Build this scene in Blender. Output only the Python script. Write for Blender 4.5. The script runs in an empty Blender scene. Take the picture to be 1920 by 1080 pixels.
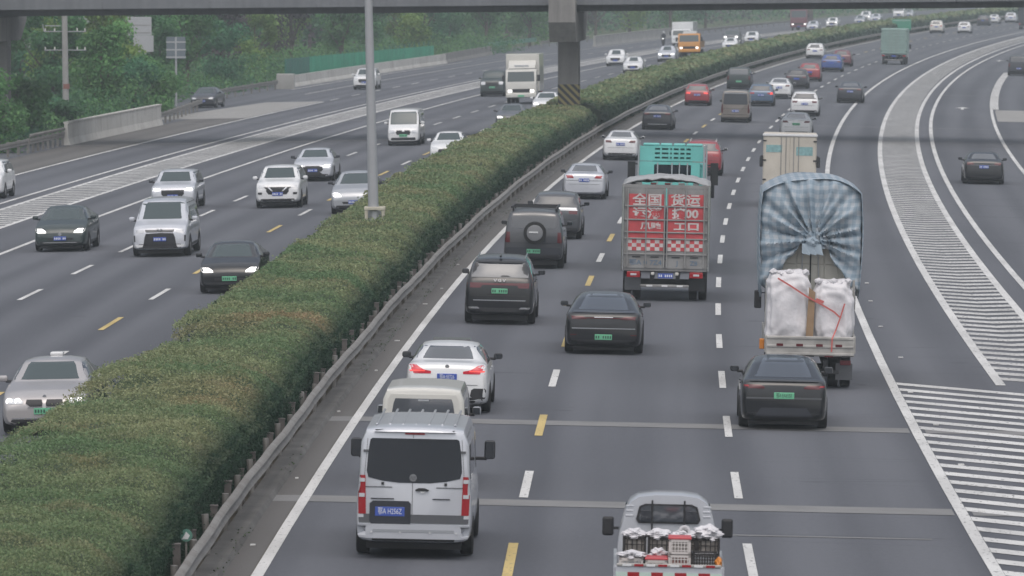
import bpy, bmesh, math, random
import numpy as np
from mathutils import Vector, Matrix
from mathutils.bvhtree import BVHTree

random.seed(7); RNG = np.random.default_rng(7)
scene = bpy.context.scene
COL = scene.collection

# ------------------------------------------------------------------ camera
cam_d = bpy.data.cameras.new('camera'); cam = bpy.data.objects.new('camera', cam_d); COL.objects.link(cam)
cam_d.sensor_width = 36.0; cam_d.lens = 215.6
cam_d.clip_start = 1.0; cam_d.clip_end = 12000.0
cam.location = (0, 0, 10.0)
cam.rotation_euler = (math.radians(90) - math.atan(615.0 / 11500.0), 0, 0)
scene.camera = cam
cam_d.dof.use_dof = True; cam_d.dof.focus_distance = 150.0; cam_d.dof.aperture_fstop = 5.0

# ------------------------------------------------------------------ sky, sun, exposure (overcast)
SUN_EL, SUN_AZ = math.radians(64), math.radians(180)
world = bpy.data.worlds.new('World'); scene.world = world; world.use_nodes = True
nt = world.node_tree
for n in list(nt.nodes): nt.nodes.remove(n)
wo = nt.nodes.new('ShaderNodeOutputWorld'); bg = nt.nodes.new('ShaderNodeBackground')
sky = nt.nodes.new('ShaderNodeTexSky'); sky.sky_type = 'NISHITA'; sky.sun_disc = False
sky.sun_elevation = SUN_EL; sky.sun_rotation = SUN_AZ
sky.air_density = 1.0; sky.dust_density = 6.0; sky.ozone_density = 1.0
hs = nt.nodes.new('ShaderNodeHueSaturation'); hs.inputs['Saturation'].default_value = 0.60
nt.links.new(sky.outputs[0], hs.inputs['Color']); nt.links.new(hs.outputs[0], bg.inputs['Color'])
bg.inputs['Strength'].default_value = 0.115
nt.links.new(bg.outputs[0], wo.inputs['Surface'])
sun_d = bpy.data.lights.new('sun', 'SUN'); sun_d.energy = 1.35; sun_d.angle = math.radians(160); sun_d.color = (0.99, 0.99, 1.0)
sun = bpy.data.objects.new('sun', sun_d); COL.objects.link(sun)
_dir = Vector((math.sin(SUN_AZ) * math.cos(SUN_EL), math.cos(SUN_AZ) * math.cos(SUN_EL), math.sin(SUN_EL)))
sun.rotation_euler = (-_dir).to_track_quat('-Z', 'Y').to_euler(); sun.location = (0, 0, 60)
vs = scene.view_settings; vs.view_transform = 'Standard'; vs.look = 'None'; vs.gamma = 1.0; vs.exposure = 0.0
scene.render.engine = 'CYCLES'
cy = scene.cycles
cy.use_denoising = True; cy.max_bounces = 4; cy.diffuse_bounces = 2; cy.glossy_bounces = 2; cy.transmission_bounces = 2
cy.volume_bounces = 0; cy.transparent_max_bounces = 6; cy.caustics_reflective = False; cy.caustics_refractive = False

# ------------------------------------------------------------------ road alignment (metres; offset is measured to the right of the left edge line)
_co = (-1.11945789e+01, 9.54223794e+01, 5.76855439e-02, -5.08144456)
def X0(Y):
    u = Y / 1000.0
    return ((_co[0] * u + _co[1]) * u + _co[2]) * u + _co[3]
def S0(Y):
    u = Y / 1000.0
    return ((3 * _co[0] * u + 2 * _co[1]) * u + _co[2]) / 1000.0
MED = 4.7
def zc(o):
    if o > 0: return -0.02 * min(o, 40)
    if o < -MED: return 0.02 * max(o + MED, -40)
    return 0.0
def P(o, Y, h=0.0):
    s = S0(Y); k = 1.0 / math.sqrt(1 + s * s)
    return Vector((X0(Y) + o * k, Y - o * s * k, zc(o) + h))
def head(Y): return math.atan(S0(Y))

# ------------------------------------------------------------------ materials
MATS = {}
def mat(name, col, rough=0.6, metal=0.0, coat=0.0, var=0.0, scale=3.0, bump=0.0, bscale=40.0, emit=0.0, col2=None, spec=0.5, detail=5.0):
    if name in MATS: return MATS[name]
    m = bpy.data.materials.new(name); m.use_nodes = True; MATS[name] = m
    t = m.node_tree; b = t.nodes['Principled BSDF']
    b.inputs['Base Color'].default_value = (*col, 1); b.inputs['Roughness'].default_value = rough
    b.inputs['Metallic'].default_value = metal; b.inputs['Coat Weight'].default_value = coat
    b.inputs['Coat Roughness'].default_value = 0.06; b.inputs['Specular IOR Level'].default_value = spec
    if emit: b.inputs['Emission Color'].default_value = (*col, 1); b.inputs['Emission Strength'].default_value = emit
    tc = None
    if var or col2 or bump:
        tc = t.nodes.new('ShaderNodeTexCoord')
    if var or col2:
        n = t.nodes.new('ShaderNodeTexNoise'); n.inputs['Scale'].default_value = scale; n.inputs['Detail'].default_value = detail
        r = t.nodes.new('ShaderNodeMapRange'); r.inputs[1].default_value = 0.3; r.inputs[2].default_value = 0.7
        mx = t.nodes.new('ShaderNodeMix'); mx.data_type = 'RGBA'
        c2 = col2 if col2 else tuple(c * (1 - var) for c in col)
        c1 = col if col2 else tuple(min(1, c * (1 + var * 0.6)) for c in col)
        mx.inputs[6].default_value = (*c1, 1); mx.inputs[7].default_value = (*c2, 1)
        t.links.new(tc.outputs['Object'], n.inputs['Vector']); t.links.new(n.outputs[0], r.inputs[0])
        t.links.new(r.outputs[0], mx.inputs[0]); t.links.new(mx.outputs[2], b.inputs['Base Color'])
    if bump:
        n2 = t.nodes.new('ShaderNodeTexNoise'); n2.inputs['Scale'].default_value = bscale; n2.inputs['Detail'].default_value = 4
        bp = t.nodes.new('ShaderNodeBump'); bp.inputs['Strength'].default_value = bump; bp.inputs['Distance'].default_value = 0.02
        t.links.new(tc.outputs['Object'], n2.inputs['Vector']); t.links.new(n2.outputs[0], bp.inputs['Height']); t.links.new(bp.outputs[0], b.inputs['Normal'])
    return m

def asphalt(name, c1, c2, lane0=0.0):
    """worn asphalt: aggregate speckle, long tyre tracks worn along the lanes, broad patchy wear"""
    m = bpy.data.materials.new(name); m.use_nodes = True; MATS[name] = m
    t = m.node_tree; b = t.nodes['Principled BSDF']; b.inputs['Roughness'].default_value = 0.82; b.inputs['Specular IOR Level'].default_value = 0.35
    at = t.nodes.new('ShaderNodeUVMap')                       # u = offset across in m, v = metres along
    def noise(su, sv, det):
        mp = t.nodes.new('ShaderNodeMapping'); mp.inputs['Scale'].default_value = (su, sv, 1)
        n = t.nodes.new('ShaderNodeTexNoise'); n.inputs['Scale'].default_value = 1.0; n.inputs['Detail'].default_value = det
        t.links.new(at.outputs[0], mp.inputs['Vector']); t.links.new(mp.outputs[0], n.inputs['Vector']); return n
    a, bb, c = noise(0.9, 0.012, 4), noise(0.18, 0.03, 5), noise(9, 5, 3)
    add = t.nodes.new('ShaderNodeMath'); add.operation = 'ADD'; t.links.new(a.outputs[0], add.inputs[0]); t.links.new(bb.outputs[0], add.inputs[1])
    add2 = t.nodes.new('ShaderNodeMath'); add2.operation = 'MULTIPLY_ADD'; add2.inputs[1].default_value = 0.5
    t.links.new(c.outputs[0], add2.inputs[0]); t.links.new(add.outputs[0], add2.inputs[2])
    r = t.nodes.new('ShaderNodeMapRange'); r.inputs[1].default_value = 0.90; r.inputs[2].default_value = 1.58
    # polished wheel tracks and an oil-darkened lane centre, repeated lane by lane
    sx = t.nodes.new('ShaderNodeSeparateXYZ'); t.links.new(at.outputs[0], sx.inputs[0])
    wv = t.nodes.new('ShaderNodeMath'); wv.operation = 'MULTIPLY_ADD'; wv.inputs[1].default_value = 2 * math.pi * 2 / 4.05; wv.inputs[2].default_value = -lane0 * 2 * math.pi * 2 / 4.05
    cs = t.nodes.new('ShaderNodeMath'); cs.operation = 'COSINE'; t.links.new(sx.outputs[0], wv.inputs[0]); t.links.new(wv.outputs[0], cs.inputs[0])
    tn = noise(0.25, 0.006, 3); tm = t.nodes.new('ShaderNodeMath'); tm.operation = 'MULTIPLY'; t.links.new(cs.outputs[0], tm.inputs[0]); t.links.new(tn.outputs[0], tm.inputs[1])
    ta = t.nodes.new('ShaderNodeMath'); ta.operation = 'MULTIPLY_ADD'; ta.inputs[1].default_value = 0.42; t.links.new(tm.outputs[0], ta.inputs[0]); t.links.new(add2.outputs[0], ta.inputs[2]); add2 = ta
    # sparse crack-sealing lines across the lane and repair patches
    ck = noise(0.05, 0.35, 1); c1_ = t.nodes.new('ShaderNodeMath'); c1_.operation = 'SUBTRACT'; c1_.inputs[1].default_value = 0.5; t.links.new(ck.outputs[0], c1_.inputs[0])
    c2_ = t.nodes.new('ShaderNodeMath'); c2_.operation = 'ABSOLUTE'; t.links.new(c1_.outputs[0], c2_.inputs[0]); c3_ = t.nodes.new('ShaderNodeMath'); c3_.operation = 'LESS_THAN'; c3_.inputs[1].default_value = 0.0035; t.links.new(c2_.outputs[0], c3_.inputs[0])
    cm = noise(0.12, 0.02, 2); cg = t.nodes.new('ShaderNodeMath'); cg.operation = 'GREATER_THAN'; cg.inputs[1].default_value = 0.54; t.links.new(cm.outputs[0], cg.inputs[0])
    c4_ = t.nodes.new('ShaderNodeMath'); c4_.operation = 'MULTIPLY'; t.links.new(c3_.outputs[0], c4_.inputs[0]); t.links.new(cg.outputs[0], c4_.inputs[1])
    c5_ = t.nodes.new('ShaderNodeMath'); c5_.operation = 'MULTIPLY_ADD'; c5_.inputs[1].default_value = -0.45; t.links.new(c4_.outputs[0], c5_.inputs[0]); t.links.new(add2.outputs[0], c5_.inputs[2]); add2 = c5_
    t.links.new(add2.outputs[0], r.inputs[0])
    mx = t.nodes.new('ShaderNodeMix'); mx.data_type = 'RGBA'; mx.inputs[6].default_value = (*c1, 1); mx.inputs[7].default_value = (*c2, 1)
    t.links.new(r.outputs[0], mx.inputs[0]); t.links.new(mx.outputs[2], b.inputs['Base Color'])
    return m

ASPH = asphalt('asphalt', (0.078, 0.083, 0.097), (0.122, 0.128, 0.145), 1.0)
ASPHL = asphalt('asphalt_left', (0.078, 0.083, 0.097), (0.122, 0.128, 0.145), -3.7)
SHO = asphalt('shoulder_asphalt', (0.098, 0.094, 0.092), (0.132, 0.127, 0.122))
def road_paint(name, col, wear):
    """thermoplastic paint: broad grime, fine chips where the asphalt shows through"""
    m = bpy.data.materials.new(name); m.use_nodes = True; MATS[name] = m; t = m.node_tree; b = t.nodes['Principled BSDF']; b.inputs['Roughness'].default_value = 0.75; b.inputs['Specular IOR Level'].default_value = 0.3
    tc = t.nodes.new('ShaderNodeTexCoord'); fac = []
    for sc, lo, hi in (((0.9, 0.25, 1), 0.38, 0.75), ((14, 4, 1), 0.60 - wear, 0.70 - wear), ((2.5, 0.6, 1), 0.62 - wear, 0.80 - wear)):
        mp = t.nodes.new('ShaderNodeMapping'); mp.inputs['Scale'].default_value = sc; n = t.nodes.new('ShaderNodeTexNoise'); n.inputs['Scale'].default_value = 1; n.inputs['Detail'].default_value = 4
        r = t.nodes.new('ShaderNodeMapRange'); r.inputs[1].default_value = lo; r.inputs[2].default_value = hi; t.links.new(tc.outputs['Object'], mp.inputs[0]); t.links.new(mp.outputs[0], n.inputs['Vector']); t.links.new(n.outputs[0], r.inputs[0]); fac.append(r)
    prev = None
    for r, c2, k in ((fac[0], tuple(c * .72 for c in col), 1.0), (fac[2], tuple(c * .62 for c in col), .8), (fac[1], (0.16, 0.16, 0.165), .85)):
        mx = t.nodes.new('ShaderNodeMix'); mx.data_type = 'RGBA'; mx.inputs[7].default_value = (*c2, 1); q = t.nodes.new('ShaderNodeMath'); q.operation = 'MULTIPLY'; q.inputs[1].default_value = k; t.links.new(r.outputs[0], q.inputs[0]); t.links.new(q.outputs[0], mx.inputs[0])
        if prev is None: mx.inputs[6].default_value = (*col, 1)
        else: t.links.new(prev.outputs[2], mx.inputs[6])
        prev = mx
    t.links.new(prev.outputs[2], b.inputs['Base Color']); return m
WHITE = road_paint('white_road_paint', (0.64, 0.64, 0.63), 0.0); WORN = road_paint('worn_white_paint', (0.56, 0.56, 0.55), 0.04); YEL = road_paint('yellow_road_paint', (0.58, 0.45, 0.19), 0.0)
CONC = mat('concrete', (0.36, 0.355, 0.34), 0.85, var=0.22, scale=0.7, bump=0.3, bscale=8)
def streaky(name, col, dark):
    """weathered concrete: rain streaks running down, blotches and formwork tone changes"""
    m = bpy.data.materials.new(name); m.use_nodes = True; MATS[name] = m; t = m.node_tree; b = t.nodes['Principled BSDF']; b.inputs['Roughness'].default_value = 0.88; b.inputs['Specular IOR Level'].default_value = 0.3
    tc = t.nodes.new('ShaderNodeTexCoord'); vals = []
    for sc in ((2.6, 2.6, 0.12), (0.35, 0.35, 0.5), (9, 9, 5)):
        mp = t.nodes.new('ShaderNodeMapping'); mp.inputs['Scale'].default_value = sc; n = t.nodes.new('ShaderNodeTexNoise'); n.inputs['Scale'].default_value = 1; n.inputs['Detail'].default_value = 5
        t.links.new(tc.outputs['Object'], mp.inputs[0]); t.links.new(mp.outputs[0], n.inputs['Vector']); vals.append(n)
    a = t.nodes.new('ShaderNodeMath'); a.operation = 'ADD'; t.links.new(vals[0].outputs[0], a.inputs[0]); t.links.new(vals[1].outputs[0], a.inputs[1])
    a2 = t.nodes.new('ShaderNodeMath'); a2.operation = 'MULTIPLY_ADD'; a2.inputs[1].default_value = .35; t.links.new(vals[2].outputs[0], a2.inputs[0]); t.links.new(a.outputs[0], a2.inputs[2])
    r = t.nodes.new('ShaderNodeMapRange'); r.inputs[1].default_value = .92; r.inputs[2].default_value = 1.5; mx = t.nodes.new('ShaderNodeMix'); mx.data_type = 'RGBA'; mx.inputs[6].default_value = (*col, 1); mx.inputs[7].default_value = (*dark, 1)
    t.links.new(a2.outputs[0], r.inputs[0]); t.links.new(r.outputs[0], mx.inputs[0]); t.links.new(mx.outputs[2], b.inputs['Base Color']); return m
CONC_D = streaky('fascia_concrete', (0.19, 0.20, 0.215), (0.14, 0.147, 0.158)); CONC_P = streaky('pier_concrete', (0.29, 0.28, 0.27), (0.19, 0.185, 0.18))
JOINT = mat('joint_concrete', (0.20, 0.20, 0.20), 0.8, var=0.15, scale=0.8)
SOIL = mat('soil', (0.10, 0.085, 0.06), 0.95, var=0.4, scale=1.5, bump=0.5, bscale=6)
GRASS = mat('grass_ground', (0.05, 0.085, 0.035), 0.95, col2=(0.09, 0.10, 0.045), scale=0.4)
GALV = mat('galvanised_steel', (0.27, 0.262, 0.25), 0.6, metal=0.25, col2=(0.19, 0.175, 0.16), scale=1.6)
RUSTP = mat('weathered_post', (0.165, 0.15, 0.142), 0.8, var=0.35, scale=4)
POLE = mat('grey_pole_paint', (0.40, 0.41, 0.43), 0.45, metal=0.2, var=0.08, scale=1)
BLK = mat('black_plastic', (0.022, 0.022, 0.025), 0.55)
RUB = mat('tyre_rubber', (0.018, 0.018, 0.019), 0.85)
RIM = mat('wheel_rim', (0.30, 0.30, 0.31), 0.35, metal=0.7)
GLASS = mat('tinted_glass', (0.020, 0.024, 0.030), 0.06, spec=0.9, coat=1.0)
WSC = mat('windscreen_glass', (0.035, 0.055, 0.058), 0.06, spec=0.8)
LITE = mat('light_glass', (0.060, 0.068, 0.080), 0.08, spec=1.0, coat=1.0)
TAIL = mat('red_tail_lens', (0.33, 0.012, 0.018), 0.2, coat=0.5)
TAILD = mat('dark_red_lens', (0.10, 0.010, 0.015), 0.2, coat=0.5)
TAILB = mat('bright_red_lens', (0.55, 0.02, 0.04), 0.25, emit=0.12, coat=0.5)
TAILON = mat('lit_brake_lamp', (0.9, 0.08, 0.07), 0.3, emit=0.55)
HEAD = mat('headlamp_lens', (0.55, 0.57, 0.60), 0.12, coat=0.8)
HEADON = mat('lit_headlamp', (1.0, 0.98, 0.95), 0.2, emit=1.6)
AMB = mat('amber_lens', (0.62, 0.22, 0.03), 0.3)
CHR = mat('chrome_trim', (0.62, 0.63, 0.65), 0.18, metal=0.9)
PLB = mat('blue_number_plate', (0.05, 0.10, 0.42), 0.5)
PLG = mat('green_number_plate', (0.16, 0.50, 0.30), 0.5)
PLW = mat('plate_lettering', (0.72, 0.74, 0.78), 0.5)
PLK = mat('plate_dark_lettering', (0.04, 0.10, 0.07), 0.5)
def paint(name, c, metal=0.0, rough=0.32):
    return mat('paint_' + name, c, rough, metal=metal, coat=0.8, var=0.05, scale=1.3, spec=0.5 if max(c) > .06 else 0.25)
P_WHITE = paint('white', (0.72, 0.73, 0.74)); P_SILVER = paint('silver', (0.55, 0.57, 0.615), 0.2); P_BLACK = paint('black', (0.009, 0.010, 0.013))
P_GREY = paint('grey', (0.12, 0.125, 0.135), 0.3); P_DGREY = paint('dark_grey', (0.042, 0.045, 0.055), 0.2); P_CHAMP = paint('champagne', (0.44, 0.42, 0.42), 0.35)
P_RED = paint('red', (0.28, 0.018, 0.03)); P_BLUE = paint('blue', (0.025, 0.07, 0.26)); P_NAVY = paint('steel_blue', (0.07, 0.12, 0.20), 0.2)
P_TAN = paint('tan', (0.235, 0.21, 0.19), 0.3); P_GUN = paint('gunmetal', (0.062, 0.066, 0.075), 0.2); P_CREAM = paint('cream', (0.62, 0.61, 0.57)); P_LGREY = paint('light_grey', (0.40, 0.42, 0.45), 0.3)
P_TEAL = mat('paint_teal', (0.17, 0.52, 0.49), 0.5, var=0.12, scale=1.2); P_ORANGE = paint('orange', (0.60, 0.26, 0.03)); P_DRED = paint('dark_red', (0.13, 0.02, 0.035))
P_GREEN = mat('paint_dark_green', (0.02, 0.035, 0.035), 0.35, coat=0.6)

# ------------------------------------------------------------------ mesh helpers
class MB:
    def __init__(s): s.v = []; s.f = []
    def add(s, vs, fs):
        o = len(s.v); s.v.extend([tuple(v) for v in vs]); s.f.extend([tuple(i + o for i in f) for f in fs]); return s
    def box(s, x0, x1, y0, y1, z0, z1):
        return s.add([(x0, y0, z0), (x1, y0, z0), (x1, y1, z0), (x0, y1, z0), (x0, y0, z1), (x1, y0, z1), (x1, y1, z1), (x0, y1, z1)],
                     [(0, 3, 2, 1), (4, 5, 6, 7), (0, 1, 5, 4), (1, 2, 6, 5), (2, 3, 7, 6), (3, 0, 4, 7)])
    def rbox(s, x0, x1, y0, y1, z0, z1, r=0.03, seg=2):
        bm = bmesh.new(); bmesh.ops.create_cube(bm, size=1.0)
        for v in bm.verts:
            v.co = Vector(((x0 + x1) / 2 + v.co.x * (x1 - x0), (y0 + y1) / 2 + v.co.y * (y1 - y0), (z0 + z1) / 2 + v.co.z * (z1 - z0)))
        bmesh.ops.bevel(bm, geom=list(bm.edges), offset=min(r, 0.45 * min(x1 - x0, y1 - y0, z1 - z0)), segments=seg, affect='EDGES', profile=0.5)
        bm.verts.index_update()
        s.add([v.co[:] for v in bm.verts], [[v.index for v in f.verts] for f in bm.faces]); bm.free(); return s
    def tube(s, p0, p1, r0, r1=None, n=10):
        p0, p1 = Vector(p0), Vector(p1); r1 = r0 if r1 is None else r1
        d = (p1 - p0).normalized(); a = d.orthogonal().normalized(); b = d.cross(a)
        vs = []
        for p, r in ((p0, r0), (p1, r1)):
            for k in range(n):
                t = 2 * math.pi * k / n; vs.append(p + a * (r * math.cos(t)) + b * (r * math.sin(t)))
        fs = [(k, (k + 1) % n, n + (k + 1) % n, n + k) for k in range(n)] + [tuple(range(n - 1, -1, -1)), tuple(range(n, 2 * n))]
        return s.add(vs, fs)
    def lathe(s, prof, c, n=18):
        """profile of (x, r) turned about the local x axis through c"""
        vs = []
        for x, r in prof:
            for k in range(n):
                t = 2 * math.pi * k / n; vs.append((c[0] + x, c[1] + r * math.cos(t), c[2] + r * math.sin(t)))
        fs = []
        for j in range(len(prof) - 1):
            for k in range(n): fs.append((j * n + k, j * n + (k + 1) % n, (j + 1) * n + (k + 1) % n, (j + 1) * n + k))
        fs.append(tuple(range(n - 1, -1, -1))); o = (len(prof) - 1) * n; fs.append(tuple(range(o, o + n)))
        return s.add(vs, fs)
    def disc_y(s, c, r, y0, y1, n=18):
        return s.tube((c[0], y0, c[1]), (c[0], y1, c[1]), r, r, n)
    def prism(s, poly, y0, y1):
        """polygon of (x, z) extruded along y"""
        n = len(poly)
        return s.add([(x, y0, z) for x, z in poly] + [(x, y1, z) for x, z in poly],
                     [tuple(range(n)), tuple(range(2 * n - 1, n - 1, -1))] + [(k, n + k, n + (k + 1) % n, (k + 1) % n) for k in range(n)])
    def prism_x(s, poly, x0, x1):
        """polygon of (y, z) extruded along x"""
        n = len(poly)
        return s.add([(x0, y, z) for y, z in poly] + [(x1, y, z) for y, z in poly],
                     [tuple(range(n)), tuple(range(2 * n - 1, n - 1, -1))] + [(k, n + k, n + (k + 1) % n, (k + 1) % n) for k in range(n)])
    def mesh(s, name, m, smooth=False):
        me = bpy.data.meshes.new(name); me.from_pydata(s.v, [], s.f); me.update()
        if m: me.materials.append(m)
        if smooth: smooth_by_angle(me)
        return me
    def build(s, name, m, parent=None, smooth=False):
        return link(name, s.mesh(name, m, smooth), parent)
def smooth_by_angle(me, deg=38):
    me.polygons.foreach_set('use_smooth', [True] * len(me.polygons))
    me.set_sharp_from_angle(angle=math.radians(deg))
def recalc(me):
    bm = bmesh.new(); bm.from_mesh(me); bmesh.ops.recalc_face_normals(bm, faces=bm.faces); bm.to_mesh(me); bm.free()
def link(name, me, parent=None):
    o = bpy.data.objects.new(name, me); COL.objects.link(o)
    if parent is not None: o.parent = parent
    return o
def tag(o, label, cat, group=None):
    o['label'] = label; o['category'] = cat
    if group: o['group'] = group
    return o
def thing(name, label, cat, loc=(0, 0, 0), rot=(0, 0, 0), group=None):
    o = bpy.data.objects.new(name, None); COL.objects.link(o); o.empty_display_size = 0.3
    o.location = loc; o.rotation_euler = rot; return tag(o, label, cat, group)
def struct(o, kind='structure'): o['kind'] = kind; return o
def text_mesh(body, size, m, name='lettering', bold=0.0):
    cu = bpy.data.curves.new('txt', 'FONT'); cu.body = body; cu.size = size; cu.align_x = 'CENTER'; cu.align_y = 'CENTER'; cu.extrude = 0.003; cu.offset = bold; cu.resolution_u = 2
    ob = bpy.data.objects.new('txt', cu); COL.objects.link(ob)
    me = bpy.data.meshes.new_from_object(ob.evaluated_get(bpy.context.evaluated_depsgraph_get()))
    bpy.data.objects.remove(ob); bpy.data.curves.remove(cu); me.name = name
    me.materials.clear(); me.materials.append(m); return me
def text_rear(body, x, y, z, size, m, parent, name='lettering', sx=1.0, front=False, bold=0.0):
    o = link(name, text_mesh(body, size, m, name, bold), parent)
    o.location = (x, y, z); o.rotation_euler = (math.pi / 2, 0, math.pi if front else 0); o.scale = (sx, 1, 1)
    return o

# ------------------------------------------------------------------ ground and roads
def sheet(name, m, o0, o1, Ya, Yb, h, step=12.0, parent=None, no=1):
    """strip of surface between two offsets; o0/o1 may be functions of Y; uv = metres"""
    f0 = o0 if callable(o0) else (lambda Y: o0); f1 = o1 if callable(o1) else (lambda Y: o1)
    n = max(1, int(math.ceil((Yb - Ya) / step))); vs = []; fs = []; uv = []
    for i in range(n + 1):
        Y = Ya + (Yb - Ya) * i / n; a, b = f0(Y), f1(Y)
        for k in range(no + 1):
            o = a + (b - a) * k / no; vs.append(P(o, Y, h)[:]); uv.append((o, Y))
    w = no + 1
    for i in range(n):
        for k in range(no): fs.append((i * w + k, i * w + k + 1, (i + 1) * w + k + 1, (i + 1) * w + k))
    me = bpy.data.meshes.new(name); me.from_pydata(vs, [], fs); me.materials.append(m)
    ul = me.uv_layers.new(name='UVMap')
    for lp in me.loops: ul.data[lp.index].uv = uv[lp.vertex_index]
    return link(name, me, parent)

g = MB().add([(-1800, -400, -1.3), (1800, -400, -1.3), (1800, 3600, -1.3), (-1800, 3600, -1.3)], [(0, 1, 2, 3)]).build('ground', GRASS); struct(g)
Y0R, Y1R = 55.0, 1900.0
ROAD_R = struct(sheet('right_carriageway', ASPH, 0.0, 34.0, Y0R, Y1R, 0.0))
ROAD_L = struct(sheet('left_carriageway', ASPHL, -44.6, -MED, Y0R, Y1R, 0.0))
MEDS = struct(sheet('median_strip', SOIL, -MED, 0.0, Y0R, Y1R, 0.0))
struct(sheet('paved_shoulder', SHO, -1.0, -0.12, Y0R, Y1R, 0.006))
struct(sheet('paved_shoulder', SHO, -31.2, -27.3, 240, 425, 0.006))
struct(sheet('embankment', GRASS, -70.0, -44.6, 200, Y1R, -0.02))

def line(road, m, o, w, Ya, Yb, name='edge_line', h=0.012):
    f = o if callable(o) else (lambda Y: o)
    return sheet(name, m, lambda Y: f(Y) - w / 2, lambda Y: f(Y) + w / 2, Ya, Yb, h, parent=road)
line(ROAD_R, WHITE, 0.0, 0.20, 60, 1500)
line(ROAD_R, WHITE, 12.2, 0.22, 60, 1500)
line(ROAD_R, WHITE, 14.85, 0.24, 148.6, 1300)
line(ROAD_R, WHITE, lambda Y: 16.95 + max(0, Y - 400) * 0.001, 0.24, 60, 1300)
line(ROAD_R, WHITE, lambda Y: 17.8 + max(0, Y - 400) * 0.002, 0.22, 60, 1300)
line(ROAD_R, WHITE, 21.85, 0.20, 60, 430)
line(ROAD_R, WORN, 22.05, 0.62, 430, 570, 'thick_edge_line')
line(ROAD_L, WHITE, -5.05, 0.18, 60, 1500)
line(ROAD_L, WHITE, -17.0, 0.20, 150, 1500)
line(ROAD_L, WHITE, -19.75, 0.22, 150, 1300)
line(ROAD_L, WHITE, -22.1, 0.22, 150, 1300)
line(ROAD_L, WHITE, -23.0, 0.20, 150, 1300)
line(ROAD_L, WHITE, -27.25, 0.20, 200, 450)
line(ROAD_L, WORN, -32.1, 0.16, 480, 1100)
line(ROAD_L, WORN, -35.6, 0.22, 500, 640)
# lane dashes: 6 m painted, 9 m gap, the pair beside the median alternates white and yellow
def dashes(road, o, first, n, alt=None, w=0.16):
    for k in range(n):
        Ya = first + 15.0 * k
        sheet('lane_dash', YEL if (alt is not None and (k + alt) % 2 == 0) else WHITE, o - w / 2, o + w / 2, Ya, Ya + 6.0, 0.012, step=6, parent=road)
dashes(ROAD_R, 4.05, 84.8 , 64, alt=1, w=0.17)
dashes(ROAD_R, 8.1, 85.6, 64)
dashes(ROAD_L, -8.75, 121.6, 58, alt=1)
dashes(ROAD_L, -12.8, 122.7, 58)
dashes(ROAD_L, -27.3, 455, 24)
# transverse concrete joints
for road, a, b, ys in ((ROAD_R, -0.6, 0.0, ((113.7, 1.3), (133.5, 1.3))), (ROAD_R, 0.001, 12.05, ((113.7, 1.3), (133.5, 1.3))), (ROAD_R, 12.4, 22.0, ((113.7, 1.2), (133.5, 1.2))), (ROAD_R, 0.2, 22, ((379, 0.5), (472, .6))), (ROAD_L, -31, -MED - 0.4, ((346, 0.7), (392, 0.6)))):
    for y, w in ys: sheet('concrete_joint', JOINT, a, b, y - w / 2, y + w / 2, 0.008, step=1, parent=road)
sheet('scrape_mark', JOINT, 7.6, 11.4, 108.1, 108.28, 0.008, step=1, parent=ROAD_R)
# hatched gore on the right: full-width 45 degree bars, then chevrons in the narrow band
def bar(name, road, o0, o1, Y, slope, w, m, h=0.010):
    """painted bar from o0 to o1, its near edge at Y on o0, shifting by slope metres per metre across"""
    n = 2; vs = []; fs = []
    for k in range(n + 1):
        o = o0 + (o1 - o0) * k / n; yy = Y + slope * (o - o0)
        vs.append(P(o, yy, h)[:]); vs.append(P(o, yy + w, h)[:])
    for k in range(n): fs.append((2 * k, 2 * k + 2, 2 * k + 3, 2 * k + 1))
    return vs, fs
k = 0
y = 86.0
while y < 148.5:
    v, f = bar('', None, 12.32, 16.8, y, -1.0, 0.85, WHITE)
    MB().add(v, f).build('hatch_bar', WHITE, ROAD_R); y += 2.0
def chevrons(road, oa, ob, Ya, Yb, near_to, period, w, sgn):
    oc = (oa + ob) / 2; far = MB(); y = Ya
    while y < Yb:
        mb = MB() if y < near_to else far
        v, f = bar('', None, oa, oc, y, -sgn, w, WORN); mb.add(v, f)
        v, f = bar('', None, oc, ob, y - sgn * (oc - oa), sgn, w, WORN); mb.add(v, f)
        if y < near_to: mb.build('chevron_stripe', WORN, road)
        y += period
    o = far.build('distant_chevron_stripes', WORN, road); o['kind'] = 'stuff'
chevrons(ROAD_R, 14.97, 16.83, 150.5, 1200, 330, 2.05, 1.05, 0.8)
chevrons(ROAD_L, -22.0, -19.86, 205, 1100, 330, 2.05, 1.15, 0.5)
# pale merging wedge on the left and pale slab right of the ramp
wedge = sheet('pale_concrete_wedge', mat('pale_pavement', (0.29, 0.285, 0.275), 0.85, var=0.12, scale=0.5), lambda Y: -34.2 + (Y - 402) * 0.05, lambda Y: -27.5 - max(0, 418 - Y) * 0.0 , 404, 452, 0.009, parent=ROAD_L)
sheet('pale_concrete_slab', mat('pale_pavement', (0, 0, 0)), 22.1, 33.0, 398, 428, 0.014, parent=ROAD_R)
# lane arrows on the ramp
for ya in (428, 632):
    a = MB().add([P(19.72, ya, .012), P(19.92, ya, .012), P(19.92, ya + 4, .012), P(19.72, ya + 4, .012)], [(0, 1, 2, 3)])
    a.add([P(19.3, ya + 4, .012), P(20.34, ya + 4, .012), P(19.82, ya + 7, .012)], [(0, 1, 2)])
    a.build('lane_arrow', WHITE, ROAD_R)
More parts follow.
